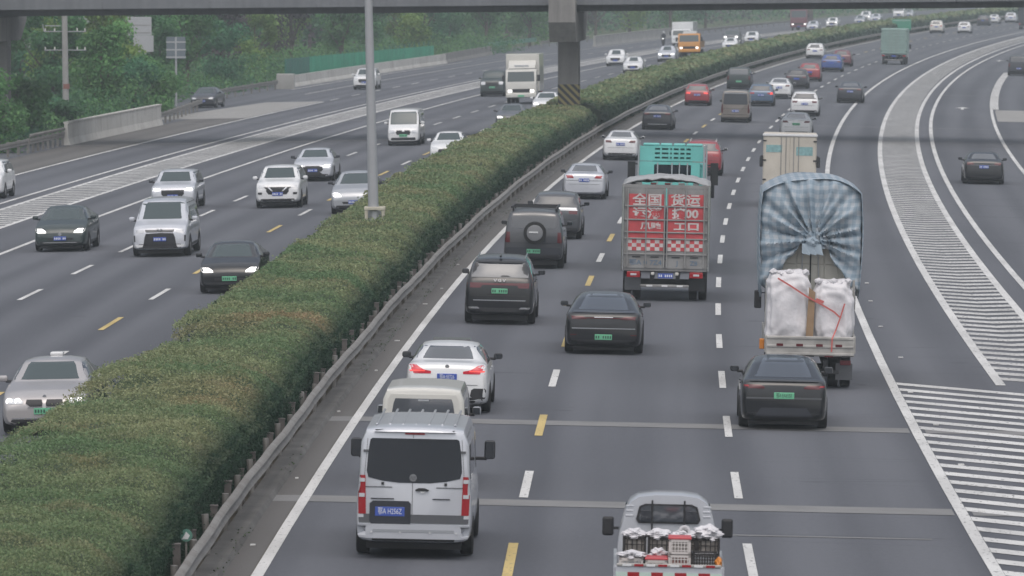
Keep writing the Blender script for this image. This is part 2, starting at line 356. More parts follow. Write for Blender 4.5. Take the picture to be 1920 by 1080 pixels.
# small litter and reflective studs along the left edge line
studs = MB()
for k in range(9):
    y = 95 + k * 13.7 + random.uniform(-5, 5); p = P(-0.38 + random.uniform(-.12, .1), y, 0.01); w = random.uniform(.03, .07); studs.box(p.x - w, p.x + w, p.y - .09, p.y + .09, p.z, p.z + .02)
o = studs.build('road_studs', WHITE, ROAD_R); o['kind'] = 'stuff'
studs = MB()
for k in range(10):
    y = 112 + k * 12.0 + random.uniform(-3, 3); p = P(12.62 + random.uniform(-.1, .25), y, 0.01); studs.box(p.x - .06, p.x + .06, p.y - .08, p.y + .08, p.z, p.z + .025)
o = studs.build('road_studs', WHITE, ROAD_R); o['kind'] = 'stuff'

# ------------------------------------------------------------------ foliage helpers
def leaf_material(name, rough=0.62):
    m = bpy.data.materials.new(name); m.use_nodes = True; t = m.node_tree; b = t.nodes['Principled BSDF']
    a = t.nodes.new('ShaderNodeAttribute'); a.attribute_name = 'tint'
    b.inputs['Roughness'].default_value = rough; b.inputs['Specular IOR Level'].default_value = 0.3
    tr = t.nodes.new('ShaderNodeBsdfTranslucent'); mx = t.nodes.new('ShaderNodeMixShader'); mx.inputs[0].default_value = 0.38
    t.links.new(a.outputs['Color'], b.inputs['Base Color']); t.links.new(a.outputs['Color'], tr.inputs['Color'])
    out = t.nodes['Material Output']
    t.links.new(b.outputs[0], mx.inputs[1]); t.links.new(tr.outputs[0], mx.inputs[2]); t.links.new(mx.outputs[0], out.inputs['Surface'])
    return m
LEAF = leaf_material('leaf')
def leaf_mesh(name, pos, nrm, size, tint, spread=0.9):
    """one small folded leaf quad per point, tilted at random about the given normals"""
    n = len(pos)
    d = nrm + RNG.normal(0, spread, (n, 3)); d /= np.linalg.norm(d, axis=1)[:, None] + 1e-9
    a = np.cross(d, RNG.normal(0, 1, (n, 3))); a /= np.linalg.norm(a, axis=1)[:, None] + 1e-9
    b = np.cross(d, a)
    l = (size * RNG.uniform(0.75, 1.35, n))[:, None]; w = l * RNG.uniform(0.5, 0.8, n)[:, None]
    v = np.empty((n, 4, 3)); v[:, 0] = pos - a * l * 0.5; v[:, 1] = pos + b * w * 0.5 + d * w * .15; v[:, 2] = pos + a * l * 0.5; v[:, 3] = pos - b * w * 0.5 + d * w * .15
    me = bpy.data.meshes.new(name)
    me.vertices.add(4 * n); me.vertices.foreach_set('co', v.reshape(-1))
    me.loops.add(4 * n); me.loops.foreach_set('vertex_index', np.arange(4 * n, dtype=np.int32))
    me.polygons.add(n); me.polygons.foreach_set('loop_start', np.arange(0, 4 * n, 4, dtype=np.int32)); me.polygons.foreach_set('loop_total', np.full(n, 4, dtype=np.int32))
    me.update(calc_edges=True)
    at = me.attributes.new('tint', 'FLOAT_COLOR', 'FACE'); c = np.ones((n, 4)); c[:, :3] = np.clip(tint, 0.003, 0.6); at.data.foreach_set('color', c.reshape(-1).astype(np.float32))
    me.materials.append(LEAF); return me
def wob(x, y, seed, f=1.0):
    r = np.random.default_rng(seed); s = 0
    for k in range(7):
        a = r.uniform(0, 6.28); q = f * r.uniform(0.5, 2.4); s = s + np.sin((x * np.cos(a) + y * np.sin(a)) * q + r.uniform(0, 6.28)) / (0.7 + 0.3 * k)
    return s / 3.2
def npP(o, Y, h):
    s = S0(Y); k = 1 / np.sqrt(1 + s * s)
    z = np.where(o > 0, -0.02 * o, np.where(o < -MED, 0.02 * (o + MED), 0))
    return np.stack([X0(Y) + o * k, Y - o * s * k, z + h], -1)

# ------------------------------------------------------------------ median hedge
HR, HL = -1.18, -4.68
def hedge_top(o, Y):
    base = 1.50 + 0.20 * np.clip((Y - 185) / 45, 0, 1)
    base = base + 0.14 * np.exp(-((Y - 112) / 17.0) ** 2)
    b = base + 0.12 * wob(o, Y, 3, 0.7) + 0.10 * wob(o, Y, 4, 2.6)
    b = b - 0.50 * np.clip(1 - (HR - o) / 0.85, 0, 1) ** 2 - 0.25 * np.clip(1 - (o - HL) / 0.45, 0, 1) ** 2
    b = b - 0.42 * np.exp(-((Y - 140.5) / 2.0) ** 2) * np.clip((-2.4 - o) / 1.2, 0, 1)          # a low gap in the shrubs
    b = b - 0.25 * np.exp(-((Y - 119.0) / 3.0) ** 2)
    return b
def hedge_colour(o, Y, n, top):
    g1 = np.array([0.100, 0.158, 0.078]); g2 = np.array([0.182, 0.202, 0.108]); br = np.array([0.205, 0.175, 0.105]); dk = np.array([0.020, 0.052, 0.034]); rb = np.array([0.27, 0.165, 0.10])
    m = np.clip(0.5 + 0.7 * wob(o * 1.4, Y, 11, 0.6) + RNG.normal(0, 0.16, n), 0, 1)[:, None]
    c = g1 * (1 - m) + g2 * m
    q = np.clip(wob(o, Y, 12, 0.9) * 1.6 - 0.35 + RNG.normal(0, 0.15, n), 0, 1)[:, None] * 0.5
    c = c * (1 - q) + br * q
    for (po, py, ro, ry, am) in ((-1.9, 146.5, 0.9, 3.0, 1.0), (-2.9, 144.2, 1.0, 1.5, .8), (-2.2, 118.5, 0.8, 2.0, .6), (-1.7, 122, .6, 1.5, .6), (-3.0, 102, .5, 1.0, .6)):
        k = (np.exp(-((o - po) / ro) ** 2 - ((Y - py) / ry) ** 2) * am * .6)[:, None]
        k = np.clip(k + RNG.normal(0, 0.2, n)[:, None] * k, 0, 1); c = c * (1 - k) + rb * k
    c = c * 1.52
    if top: k = np.clip((o - (HR - .42)) / .35, 0, 1)[:, None] * .8; c = c * (1 - k) + (dk * 1.15) * k  # shade of the right edge painted into the crest leaves
    if not top: c = dk * 0.85 + g1 * 0.15 + 0 * c  # sides and ends: shade painted in as a dark leaf colour
    return c * np.clip(RNG.normal(1, 0.15, n), 0.45, 1.6)[:, None]
def hedge_block(name, label, Ya, Yb, size_k, dens, smin=0.0):
    root = thing(name, label, 'hedge', P(-3.0, Ya))
    root_m = Matrix.Translation(-root.location)
    # woody mass inside the leaves
    n = max(8, int((Yb - Ya) / (1.0 if Yb < 400 else 6))); no = 10; vs = []; fs = []
    prof = lambda o, Y: float(hedge_top(np.array([o]), np.array([Y]))[0])
    ring = [(HR - 0.12, 0.05), (HR - 0.06, 0.6)] + [(HR - 0.14 - (HR - HL - 0.54) * k / no, None) for k in range(no + 1)] + [(HL + 0.40, 0.6), (HL + 0.42, 0.05)]
    for i in range(n + 1):
        Y = Ya + 0.15 + (Yb - Ya - 0.3) * i / n
        for o, h in ring: vs.append((P(o, Y, (prof(o, Y) - 0.10) if h is None else h) - root.location)[:])
    w = len(ring)
    for i in range(n):
        for k in range(w - 1): fs.append((i * w + k, (i + 1) * w + k, (i + 1) * w + k + 1, i * w + k + 1))
    fs.append(tuple(range(w))); fs.append(tuple(range(n * w + w - 1, n * w - 1, -1)))
    me = bpy.data.meshes.new('branch_mass'); me.from_pydata(vs, [], fs); me.materials.append(mat('hedge_inner', (0.045, 0.070, 0.030), 0.95, var=0.3, scale=3)); link('branch_mass', me, root)
    # leaves: count falls off with distance, size grows
    allp, alln, alls, allc = [], [], [], []
    def put(p, nr, s, c): allp.append(p); alln.append(nr); alls.append(s); allc.append(c)
    Y = Ya
    while Y < Yb:
        dy = max(2.0, Y * 0.05); Ye = min(Yb, Y + dy); s = max(smin, size_k * Y)
        for part, wdt in (('top', HR - HL), ('right', 1.5), ('left', 1.2)):
            cnt = int(dens * wdt * (Ye - Y) / (s * s) * (0.35 if part == 'left' else 1.0)); yy = RNG.uniform(Y, Ye, cnt)
            if part == 'top':
                oo = RNG.uniform(HL - 0.05, HR + 0.08, cnt); hh = hedge_top(oo, yy); oo = oo + 0.30 * wob(yy, yy * .3, 51, .55) * np.clip((-3.9 - oo) / .8, 0, 1) - 0.34 * np.clip((133 - yy) / 5, 0, 1) * np.clip((-3.2 - oo) / 1.4, 0, 1) + RNG.normal(0, .05, cnt) * (oo < -4.6); hh = hh + RNG.normal(0, 0.035, cnt) + (RNG.random(cnt) > 0.985) * RNG.uniform(0.02, 0.16, cnt)
                nr = np.tile([0, -0.15, 1.0], (cnt, 1))
            else:
                sd = 1 if part == 'right' else -1; e = HR if sd > 0 else HL
                tp = hedge_top(np.full(cnt, e - 0.1 * sd), yy); fr = RNG.random(cnt) ** 0.9; hh = 0.12 + (tp - 0.12) * fr
                oo = e + sd * (0.10 * wob(yy, hh * 3, 21, 1.6) - 0.10 * (fr > 0.85) + RNG.normal(0, 0.05, cnt)) - sd * 0.12 * (fr < 0.25)
                nr = np.tile([sd * 1.0, -0.2, 0.35], (cnt, 1))
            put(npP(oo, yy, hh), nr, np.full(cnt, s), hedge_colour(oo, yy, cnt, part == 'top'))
        Y = Ye
    # the near and far ends
    for ye, sg in ((Ya, -1), (Yb, 1)):
        s = max(smin, size_k * ye); cnt = int(dens * 3.4 * 1.5 / (s * s)); oo = RNG.uniform(HL, HR, cnt); yy = ye + RNG.normal(0, 0.06, cnt)
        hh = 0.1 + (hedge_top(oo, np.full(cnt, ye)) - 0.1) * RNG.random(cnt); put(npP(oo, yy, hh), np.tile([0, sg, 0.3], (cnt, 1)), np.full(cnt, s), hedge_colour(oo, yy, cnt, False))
    p = np.concatenate(allp) - np.array(root.location[:]); nr = np.concatenate(alln); s = np.concatenate(alls); c = np.concatenate(allc)
    o = link('foliage', leaf_mesh('foliage', p, nr, s, c), root); o['kind'] = 'stuff'
    return root
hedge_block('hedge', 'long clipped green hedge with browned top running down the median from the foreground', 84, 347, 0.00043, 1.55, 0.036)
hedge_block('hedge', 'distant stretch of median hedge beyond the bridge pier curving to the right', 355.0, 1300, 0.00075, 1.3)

# ------------------------------------------------------------------ guardrail along the median
GO = -0.82
def wavy(Y): return GO + 0.010 * math.sin(Y * 0.9) + 0.022 * math.sin(Y * 0.21 + 1)
gr = thing('guardrail', 'weathered steel guardrail on stub posts beside the median hedge', 'guardrail', P(GO, 90))
gl = gr.location
WPROF = [(0.00, 0.44), (0.05, 0.46), (0.085, 0.50), (0.05, 0.55), (0.00, 0.585), (0.05, 0.62), (0.085, 0.67), (0.05, 0.715), (0.0, 0.735), (-0.03, 0.735), (-0.03, 0.44)]
def rail(mb, Ya, Yb, n=2):
    w = len(WPROF); vs = []; fs = []
    for i in range(n + 1):
        Y = Ya + (Yb - Ya) * i / n
        for dx, z in WPROF: vs.append((P(wavy(Y) + dx, Y, z) - gl)[:])
    for i in range(n):
        for k in range(w): fs.append((i * w + k, i * w + (k + 1) % w, (i + 1) * w + (k + 1) % w, (i + 1) * w + k))
    fs += [tuple(range(w)), tuple(range(n * w + w - 1, n * w - 1, -1))]
    mb.add(vs, fs)
Y = 72.0
while Y < 352:
    mb = MB(); rail(mb, Y, Y + 4.0); mb.build('rail_beam', GALV, gr, smooth=True); Y += 4.02
mb = MB(); Y = 352.0
while Y < 1300: rail(mb, Y, Y + 12, 2); Y += 12.0
o = mb.build('distant_rail_beam', GALV, gr, smooth=True); o['kind'] = 'stuff'
pm = MB().box(-.06, .06, -.06, .06, 0, .90).box(-.07, .07, -.07, .07, .90, .92).mesh('post', RUSTP)
pm2 = MB().tube((0, 0, 0), (0, 0, .90), .06, .06, 10).mesh('post', GALV)
Y = 74.0; k = 0
while Y < 345:
    o = link('post', pm if k % 2 else pm2, gr); o.location = P(GO - 0.16 - 0.08 * (k % 2), Y + random.uniform(-.3, .3), random.uniform(-.24, -.06)) - gl; o.rotation_euler = (random.uniform(-.05, .05), random.uniform(-.06, .06), -head(Y)); Y += 2.0; k += 1
kb = struct(sheet('kerb_top', mat('kerb_concrete', (0.135, 0.132, 0.128), 0.9, var=0.35, scale=0.8), -0.98, -0.62, 60, 700, 0.10)); kb.name = 'kerb'
sheet('kerb_face', mat('kerb_concrete', (0, 0, 0)), -0.62, -0.60, 60, 700, 0.05, parent=kb)
mbk = MB(); Yk = 60
vs = []; fs = []
for i in range(65):
    Yk = 60 + i * 10; vs += [P(-0.62, Yk, 0.10)[:], P(-0.56, Yk, 0.0)[:]]
for i in range(64): fs.append((2 * i, 2 * i + 1, 2 * i + 3, 2 * i + 2))
MB().add(vs, fs).build('kerb_face', mat('kerb_concrete', (0, 0, 0)), kb)
wd = []; 
for k in range(900):
    yc = random.choice((98, 104.5, 121, 150, 157, 163.5, 171, 184, 199, 203, 217, 230, 241, 252)) + random.gauss(0, 1.9); wd.append(P(-0.66 + random.gauss(0, .07), yc, random.uniform(.02, .12))[:])
wd = np.array(wd); wt = np.tile([0.06, 0.10, 0.035], (len(wd), 1)) * RNG.uniform(.5, 1.6, (len(wd), 1))
o = struct(link('weeds', leaf_mesh('weeds', wd, np.tile([0, 0, 1.], (len(wd), 1)), np.full(len(wd), 0.05), wt)), 'stuff'); o['label'] = 'tufts of weeds growing from the kerb under the guardrail'; o['category'] = 'weeds'
# round green marker
rs = thing('delineator', 'small round green and white reflector on the guardrail in the foreground', 'reflector', P(-1.0, 97.2, 0.50))
MB().disc_y((0, .36), .10, -.012, .012).build('reflector_disc', mat('green_reflector', (0.10, 0.24, 0.19), 0.6), rs)
MB().prism([(-.075, .30), (.03, .30), (.06, .36), (.0, .42), (-.03, .36)], -.018, -.013).build('white_mark', P_WHITE, rs)
MB().box(-.015, .015, .0125, .03, -.05, .36).build('bracket', GALV, rs)

# ------------------------------------------------------------------ lamp post in the hedge
lp = thing('lamp_post', 'tall grey lamp post rising out of the hedge in a low cream concrete frame', 'lamp post', P(-2.95, 196.8))
MB().tube((0, 0, 0), (-.28, 0, 12.5), .185, .10, 20).build('pole', POLE, lp, smooth=True)
MB().tube((-.28, 0, 12.3), (-2.3, 0, 13.1), .06, .045, 10).build('lamp_arm', POLE, lp, smooth=True)
MB().tube((-.28, 0, 12.3), (1.75, 0, 13.1), .06, .045, 10).build('lamp_arm', POLE, lp, smooth=True)
for sx in (-2.7, 2.15): MB().rbox(sx - .42, sx + .42, -.14, .14, 13.05, 13.2, .05).build('lamp_head', POLE, lp)
cream = mat('cream_concrete', (0.52, 0.49, 0.41), 0.85, var=0.3, scale=4)
MB().rbox(-.34, .34, -.30, -.16, 1.98, 2.09, .02).build('frame_bar', cream, lp); MB().rbox(-.34, .34, .16, .30, 1.98, 2.09, .02).build('frame_bar', cream, lp)
for sx in (-.27, .27):
    for sy in (-.23, .23): MB().rbox(sx - .05, sx + .05, sy - .05, sy + .05, 1.2, 1.98, .015).build('frame_leg', cream, lp)
MB().tube((0, 0, 1.6), (0, 0, 1.95), .22, .20, 16).build('base_collar', POLE, lp)

# ------------------------------------------------------------------ overpass and piers
BY = 345.0; SL = 0.0088
br = thing('overpass', 'grey concrete road bridge crossing over both carriageways', 'bridge', (0, BY, 0))
def slab(mb, y0, y1, z0, z1, x0=-95, x1=95):
    mb.add([(x0, y0, z0 + SL * x0), (x1, y0, z0 + SL * x1), (x1, y1, z0 + SL * x1), (x0, y1, z0 + SL * x0), (x0, y0, z1 + SL * x0), (x1, y0, z1 + SL * x1), (x1, y1, z1 + SL * x1), (x0, y1, z1 + SL * x0)],
           [(0, 3, 2, 1), (4, 5, 6, 7), (0, 1, 5, 4), (1, 2, 6, 5), (2, 3, 7, 6), (3, 0, 4, 7)]); return mb
slab(MB(), 1.8, 7.2, 7.07, 7.58).build('box_girder', streaky('girder_concrete', (0.15, 0.155, 0.165), (0.11, 0.115, 0.12)), br)
slab(MB(), 0.0, 9.0, 7.58, 7.83).build('deck', CONC_D, br)
[slab(MB(), -.04, .22, 7.45, 8.85, -95 + 6 * k, -95 + 6 * k + 5.97).build('parapet_panel', CONC_D, br) for k in range(32)]; slab(MB(), 8.78, 9.04, 7.45, 8.85).build('parapet', CONC_D, br)
hz_m = bpy.data.materials.new('hazard_stripes'); hz_m.use_nodes = True
_t = hz_m.node_tree; _b = _t.nodes['Principled BSDF']; _b.inputs['Roughness'].default_value = 0.7
_tc = _t.nodes.new('ShaderNodeTexCoord'); _mp = _t.nodes.new('ShaderNodeMapping'); _mp.inputs['Rotation'].default_value = (0, math.radians(45), 0)
_sx = _t.nodes.new('ShaderNodeSeparateXYZ'); _ml = _t.nodes.new('ShaderNodeMath'); _ml.operation = 'MULTIPLY'; _ml.inputs[1].default_value = 3.3
_fr = _t.nodes.new('ShaderNodeMath'); _fr.operation = 'FRACT'; _gt = _t.nodes.new('ShaderNodeMath'); _gt.operation = 'GREATER_THAN'; _gt.inputs[1].default_value = 0.5
_mx = _t.nodes.new('ShaderNodeMix'); _mx.data_type = 'RGBA'; _mx.inputs[6].default_value = (0.05, 0.05, 0.05, 1); _mx.inputs[7].default_value = (0.34, 0.29, 0.13, 1)
_t.links.new(_tc.outputs['Object'], _mp.inputs[0]); _t.links.new(_mp.outputs[0], _sx.inputs[0]); _t.links.new(_sx.outputs[0], _ml.inputs[0]); _t.links.new(_ml.outputs[0], _fr.inputs[0]); _t.links.new(_fr.outputs[0], _gt.inputs[0]); _t.links.new(_gt.outputs[0], _mx.inputs[0]); _t.links.new(_mx.outputs[2], _b.inputs['Base Color'])
def pier(label, loc, rz, top, band=True, grp=None):
    r = thing('bridge_pier', label, 'pier', loc, (0, 0, rz), grp)
    z1 = top; cb = 5.40
    MB().rbox(-.60, .60, -.75, .75, -1.4, cb + .4, .06).build('column', CONC_P, r)
    MB().prism_x([(-7.6, cb + 1.12), (-7.6, 8.3), (-6.2, 8.3), (-6.2, z1), (6.0, z1), (6.0, cb + 1.12), (3.6, cb), (-6.6, cb)], -.75, .75).build('cap_beam', CONC_P, r)
    if band: MB().rbox(-.606, .606, -.756, .756, 1.0, 2.95, .06).build('hazard_band', hz_m, r)
    return r
pier('bridge pier with striped hazard band standing in the median hedge', P(-2.95, 351.0), -head(351), 7.03 + SL * 3)
pier('bridge pier at the far left edge in front of the trees', (-29.35, 351, 0), -head(351), 7.03 - SL * 29.4, False)

# ------------------------------------------------------------------ left barriers
def follow(name, m, parent, o, Ya, Yb, prof, n, base):
    """sweep a closed (d_offset, height) profile along the road offset o"""
    f = o if callable(o) else (lambda Y: o); w = len(prof); vs = []; fs = []
    for i in range(n + 1):
        Y = Ya + (Yb - Ya) * i / n
        for dx, z in prof: vs.append((P(f(Y) + dx, Y, z) - base)[:])
    for i in range(n):
        for k in range(w): fs.append((i * w + k, i * w + (k + 1) % w, (i + 1) * w + (k + 1) % w, (i + 1) * w + k))
    fs += [tuple(range(w)), tuple(range(n * w + w - 1, n * w - 1, -1))]
    return MB().add(vs, fs).build(name, m, parent)
JER = [(-.25, 0), (.25, 0), (.22, .12), (.10, .35), (.08, 1.0), (-.08, 1.0), (-.10, .35), (-.22, .12)]
JT = [(-.25, 0), (.25, 0), (.20, .15), (.12, .4), (.10, 1.22), (.16, 1.26), (.16, 1.34), (-.16, 1.34), (-.16, 1.26), (-.10, 1.22), (-.12, .4), (-.2, .15)]
def barrier(label, o, Ya, Yb, prof=JER, m=CONC, seg=12.0, name='concrete_barrier'):
    f = o if callable(o) else (lambda Y: o)
    r = thing(name, label, 'barrier', P(f(Ya), Ya)); n = max(1, round((Yb - Ya) / seg))
    for i in range(n):
        a = Ya + (Yb - Ya) * i / n; b = Ya + (Yb - Ya) * (i + 1) / n - 0.04
        follow('wall_segment', m, r, f, a, b, prof, 2, r.location)
    return r
def side_rail(label, o, Ya, Yb, step=4.0, n3=False, name='guardrail'):
    f = o if callable(o) else (lambda Y: o); r = thing(name, label, 'guardrail', P(f(Ya), Ya)); Y = Ya
    while Y < Yb - 0.5:
        e = min(Yb, Y + step); follow('rail_beam', GALV, r, f, Y, e - .02, [(-.04, .45), (.04, .5), (.0, .58), (.05, .66), (.03, .78), (-.04, .78)], 1, r.location)
        if n3: follow('rail_beam', GALV, r, lambda q: f(q) + .02, Y, e - .02, [(-.04, .86), (.03, .88), (.05, .98), (-.04, 1.04)], 1, r.location)
        p = P(f(Y) - .1, Y) - r.location; MB().box(p.x - .07, p.x + .07, p.y - .07, p.y + .07, p.z - .3, p.z + .82).build('post', GALV, r); Y = e
    return r
LW = streaky('left_barrier_concrete', (0.62, 0.61, 0.575), (0.42, 0.40, 0.37))
side_rail('steel guardrail on short posts at the far left beside the green trees', -31.6, 290, 333)
side_rail('taller double-beam steel guardrail running into the left concrete barrier', -31.5, 333, 348, 2.0, True)
barrier('pale concrete barrier wall with a coping below the trees on the left', -31.4, 347, 390, JT, LW, 14)
side_rail('short guardrail right of the pale concrete barrier near the emerging car', lambda Y: -31.5 - max(0, Y - 395) * 0.062, 390.5, 431, 4.0)
side_rail('guardrail on posts behind the merging ramp left of the concrete end block', lambda Y: -37.0, 466, 502, 5.0)
eb = thing('concrete_block', 'pale square concrete end block where the far guardrail begins', 'block', P(-36.6, 504)); MB().rbox(-.75, .75, -.6, .6, -.2, 1.25, .05).build('block_body', CONC, eb)
barrier('long low concrete barrier below the green mesh fence', -36.9, 506, 628, JER, LW, 15)
GF = mat('green_fence_panel', (0.03, 0.34, 0.19), 0.6, var=0.25, scale=0.5); GF2 = mat('dark_green_fence_panel', (0.03, 0.17, 0.12), 0.6, var=0.2, scale=.5)
gf = thing('green_fence', 'bright green panel fence standing on the concrete barrier on the left', 'fence', P(-37.6, 512))
Y = 512; k = 0
while Y < 622:
    follow('fence_panel', GF2 if Y < 528 else GF, gf, -37.6, Y, Y + 3.9, [(-.02, .5), (.02, .5), (.02, 2.35 - (Y - 512) * .004), (-.02, 2.35 - (Y - 512) * .004)], 1, gf.location)
    p = P(-37.66, Y) - gf.location; MB().box(p.x - .04, p.x + .04, p.y - .04, p.y + .04, p.z, p.z + 2.4).build('post', GF2, gf); Y += 4.0
barrier('weathered concrete barrier continuing past the green fence', lambda Y: -37.2 - (Y - 629) * .035, 629, 690, JER, CONC_P, 15)
gb = thing('green_barrier', 'pale green horizontal barrier rail on posts ahead of the white truck', 'barrier', P(-40, 700))
for i in range(6):
    follow('rail_panel', mat('pale_green_paint', (0.10, 0.26, 0.19), 0.6), gb, lambda Y: -41 + (Y - 700) * .0 , 700 + i * 8, 707.8 + i * 8, [(-.05, .75), (.05, .75), (.05, 1.25), (-.05, 1.25)], 1, gb.location)
    p = P(-41.08, 701 + i * 8) - gb.location; MB().box(p.x - .06, p.x + .06, p.y - .06, p.y + .06, p.z - .2, p.z + 1.1).build('post', GALV, gb)
side_rail('distant steel guardrail left of the bridge pier under the tree line', -40.5, 750, 800, 8.0)
barrier('distant pale concrete barrier right of the bridge pier behind the white trucks', lambda Y: -33.5, 745, 850, JT, CONC, 20)
side_rail('far guardrail along the outer edge of the left carriageway towards the red truck', -33.5, 852, 1000, 8.0)

# ------------------------------------------------------------------ poles and signs on the left
up = thing('utility_pole', 'pale concrete utility pole with three cross arms among the trees', 'utility pole', P(-35.7, 378, 0) + Vector((0, 0, -.1)))
MB().tube((0, 0, 0), (-.1, 0, 9.0), .21, .17, 14).build('pole', mat('pale_pole_concrete', (0.33, 0.325, 0.315), 0.8, var=.1), up, smooth=True)
for z in (5.15, 6.3, 7.75): MB().box(-1.35, 1.25, -.04, .04, z - .028, z + .028).build('cross_arm', POLE, up); 
for z in (5.19, 6.34, 7.79):
    for x in (-1.28, -.7, .7, 1.18): MB().tube((x, 0, z), (x, 0, z + .16), .05, .03, 8).build('insulator', P_CREAM, up)
MB().box(-1.3, -.35, -.03, .03, 6.62, 6.68).build('brace', POLE, up); MB().tube((-1.35, 0, 6.3), (-1.45, 0, 6.75), .03, .03, 6).build('brace', POLE, up)
MB().tube((0, 0, 2.75), (0, 0, 3.05), .225, .22, 14).build('warning_band', mat('faded_red_band', (0.26, 0.12, 0.10), .8), up)
def sign(label, o, Y, z, panels, m, posts, tilt=0, zb=-1.0):
    r = thing('road_sign', label, 'sign', P(o, Y) * 1.0); r.location.z = 0; r.rotation_euler = (0, 0, tilt)
    for (x0, x1, z0, z1) in panels: MB().rbox(x0, x1, -.03, .03, z + z0, z + z1, .02).build('panel', m, r)
    for x in posts: MB().tube((x, .1, zb), (x, .1, z + .4), .08, .08, 8).build('post', POLE, r)
    return r
SG = mat('sign_back_grey', (0.44, 0.45, 0.47), 0.5, metal=.2, var=.06, scale=.6); SD = mat('sign_back_dark', (0.15, 0.18, 0.205), 0.5, metal=.2)
s1 = sign('large pale sign back of stepped panels rising above the trees', -40.3, 445, 4.5, [(-1.1, 1.0, .0, 1.35), (-.35, 1.15, -1.2, -.01)], SG, (-.2, .5))
for z in (.75, .2): MB().box(-1.0, .9, -.045, -.032, 4.5 + z - .02, 4.5 + z + .02).build('rib', CONC_P, s1)
s2 = sign('dark sign back with three pale ribs among the trees', -37.5, 445, 3.6, [(-.7, .7, -.8, .8)], SD, (0,))
for z in (.42, -.14, -.68): MB().box(-.72, .72, -.05, -.032, 3.6 + z - .05, 3.6 + z + .05).build('rib', SG, s2)
MB().box(-.06, .06, -.056, -.034, 2.8, 4.4).build('rib', SG, s2)
wp = thing('white_post', 'thin white roadside mast with small box among far trees left of the bridge pier', 'post', P(-44.5, 620) + Vector((0, 0, -1)))
MB().box(-.28, .28, -.2, .2, 4.1, 8.5).build('mast_cover', P_WHITE, wp); MB().tube((0, 0, -.3), (0, 0, 4.2), .12, .12, 8).build('pole', POLE, wp); MB().rbox(.15, .75, -.2, .2, 3.2, 3.8, .05).build('camera_box', P_WHITE, wp)
gs = thing('green_sign', 'small green rectangular sign standing in the far median', 'sign', P(-0.55, 815)); MB().rbox(-1.25, 1.25, -.04, .04, .7, 2.15, .03).build('panel', mat('sign_green', (0.05, 0.27, 0.17), 0.5), gs)
for x in (-.8, .8): MB().tube((x, .08, 0), (x, .08, 1.9), .05, .05, 8).build('post', GALV, gs)
MB().box(-1.15, 1.15, -.05, -.042, 1.95, 2.0).build('border', P_WHITE, gs)

# ------------------------------------------------------------------ trees
BARK = mat('bark', (0.11, 0.09, 0.07), 0.9, var=.3, scale=6)
PAL = {'green': ((0.065, 0.175, 0.060), (0.135, 0.275, 0.090)), 'dark': ((0.046, 0.135, 0.060), (0.088, 0.205, 0.080)), 'yellow': ((0.115, 0.215, 0.055), (0.200, 0.290, 0.075)), 'plum': ((0.050, 0.044, 0.052), (0.085, 0.070, 0.075)), 'bluish': ((0.040, 0.140, 0.072), (0.075, 0.200, 0.092))}
def crown_data(seed, R, Hc, z0, leaves, size, pal, lobes):
    r = np.random.default_rng(seed); pts, nrs, tin = [], [], []
    c1, c2 = np.array(PAL[pal][0]), np.array(PAL[pal][1])
    for k in range(lobes):
        a = r.uniform(0, 6.28); hh = r.random() ; rr = R * (0.15 + 0.55 * r.random()) * (1 - 0.55 * max(0, hh - .45))
        c = np.array([rr * math.cos(a), rr * math.sin(a), z0 + Hc * (0.12 + 0.76 * hh)]); rad = R * r.uniform(0.32, 0.55) * (1 - .25 * hh)
        n = leaves // lobes; d = r.normal(0, 1, (n, 3)); d /= np.linalg.norm(d, axis=1)[:, None]
        q = rad * (r.random(n) ** 0.35)[:, None] * (1 + 0.25 * np.sin(d[:, :1] * 5 + k) * np.sin(d[:, 1:2] * 4 + k * 2))
        pts.append(c + d * q * np.array([1, 1, .85])); nrs.append(d + np.array([0, 0, .4])); m = np.clip(r.normal(0.45 + .15 * r.normal(), 0.28, n), 0, 1)[:, None]
        tin.append((c1 * (1 - m) + c2 * m) * r.uniform(.75, 1.25))
    return np.concatenate(pts), np.concatenate(nrs), np.concatenate(tin)
TREES = []
def make_tree_meshes(seed, R, Ht, pal, leaves, size, lobes):
    p, n, t = crown_data(seed, R, Ht * 0.88, Ht * 0.10, leaves, size, pal, lobes)
    crown = leaf_mesh('crown', p, n, np.full(len(p), size), t * 1.18, 0.8)
    tr = MB(); r = random.Random(seed); tr.tube((0, 0, -.3), (.1, .05, Ht * .35), .17, .12, 9); tr.tube((.1, .05, Ht * .34), (-.1, 0, Ht * .75), .12, .05, 8)
    for k in range(6):
        a = r.uniform(0, 6.28); z = Ht * r.uniform(.18, .5); tr.tube((.06, .03, z), (R * .6 * math.cos(a), R * .6 * math.sin(a), z + Ht * r.uniform(.15, .3)), .07, .02, 6)
    return crown, tr.mesh('trunk', BARK, True)
VAR = {}
for i, (pal, R, Ht) in enumerate((('green', 2.7, 8.5), ('green', 3.0, 7.0), ('dark', 2.9, 8.8), ('yellow', 2.6, 8.3), ('bluish', 2.8, 7.8), ('plum', 3.4, 9.0), ('dark', 2.4, 5.2), ('green', 2.3, 4.4))):
    VAR[i] = make_tree_meshes(100 + i, R, Ht, pal, 5200, 0.24, 13)
def tree(name, label, v, o, Y, s=1.0, sz=1.0, group=None):
    p = P(o, Y); p.z = -1.2
    r = thing(name, label, 'tree', p, (0, 0, random.uniform(0, 6.28)), group); c, t = VAR[v]
    link('trunk', t, r); link('crown', c, r); r.scale = (s, s, s * sz); return r
tree('leafy_tree', 'bushy green tree at the far left edge behind the steel guardrail', 1, -33.9, 334, .92, .84)
tree('leafy_tree', 'low green tree just left of the utility pole base', 7, -34.9, 352, 1.05, 1.0)
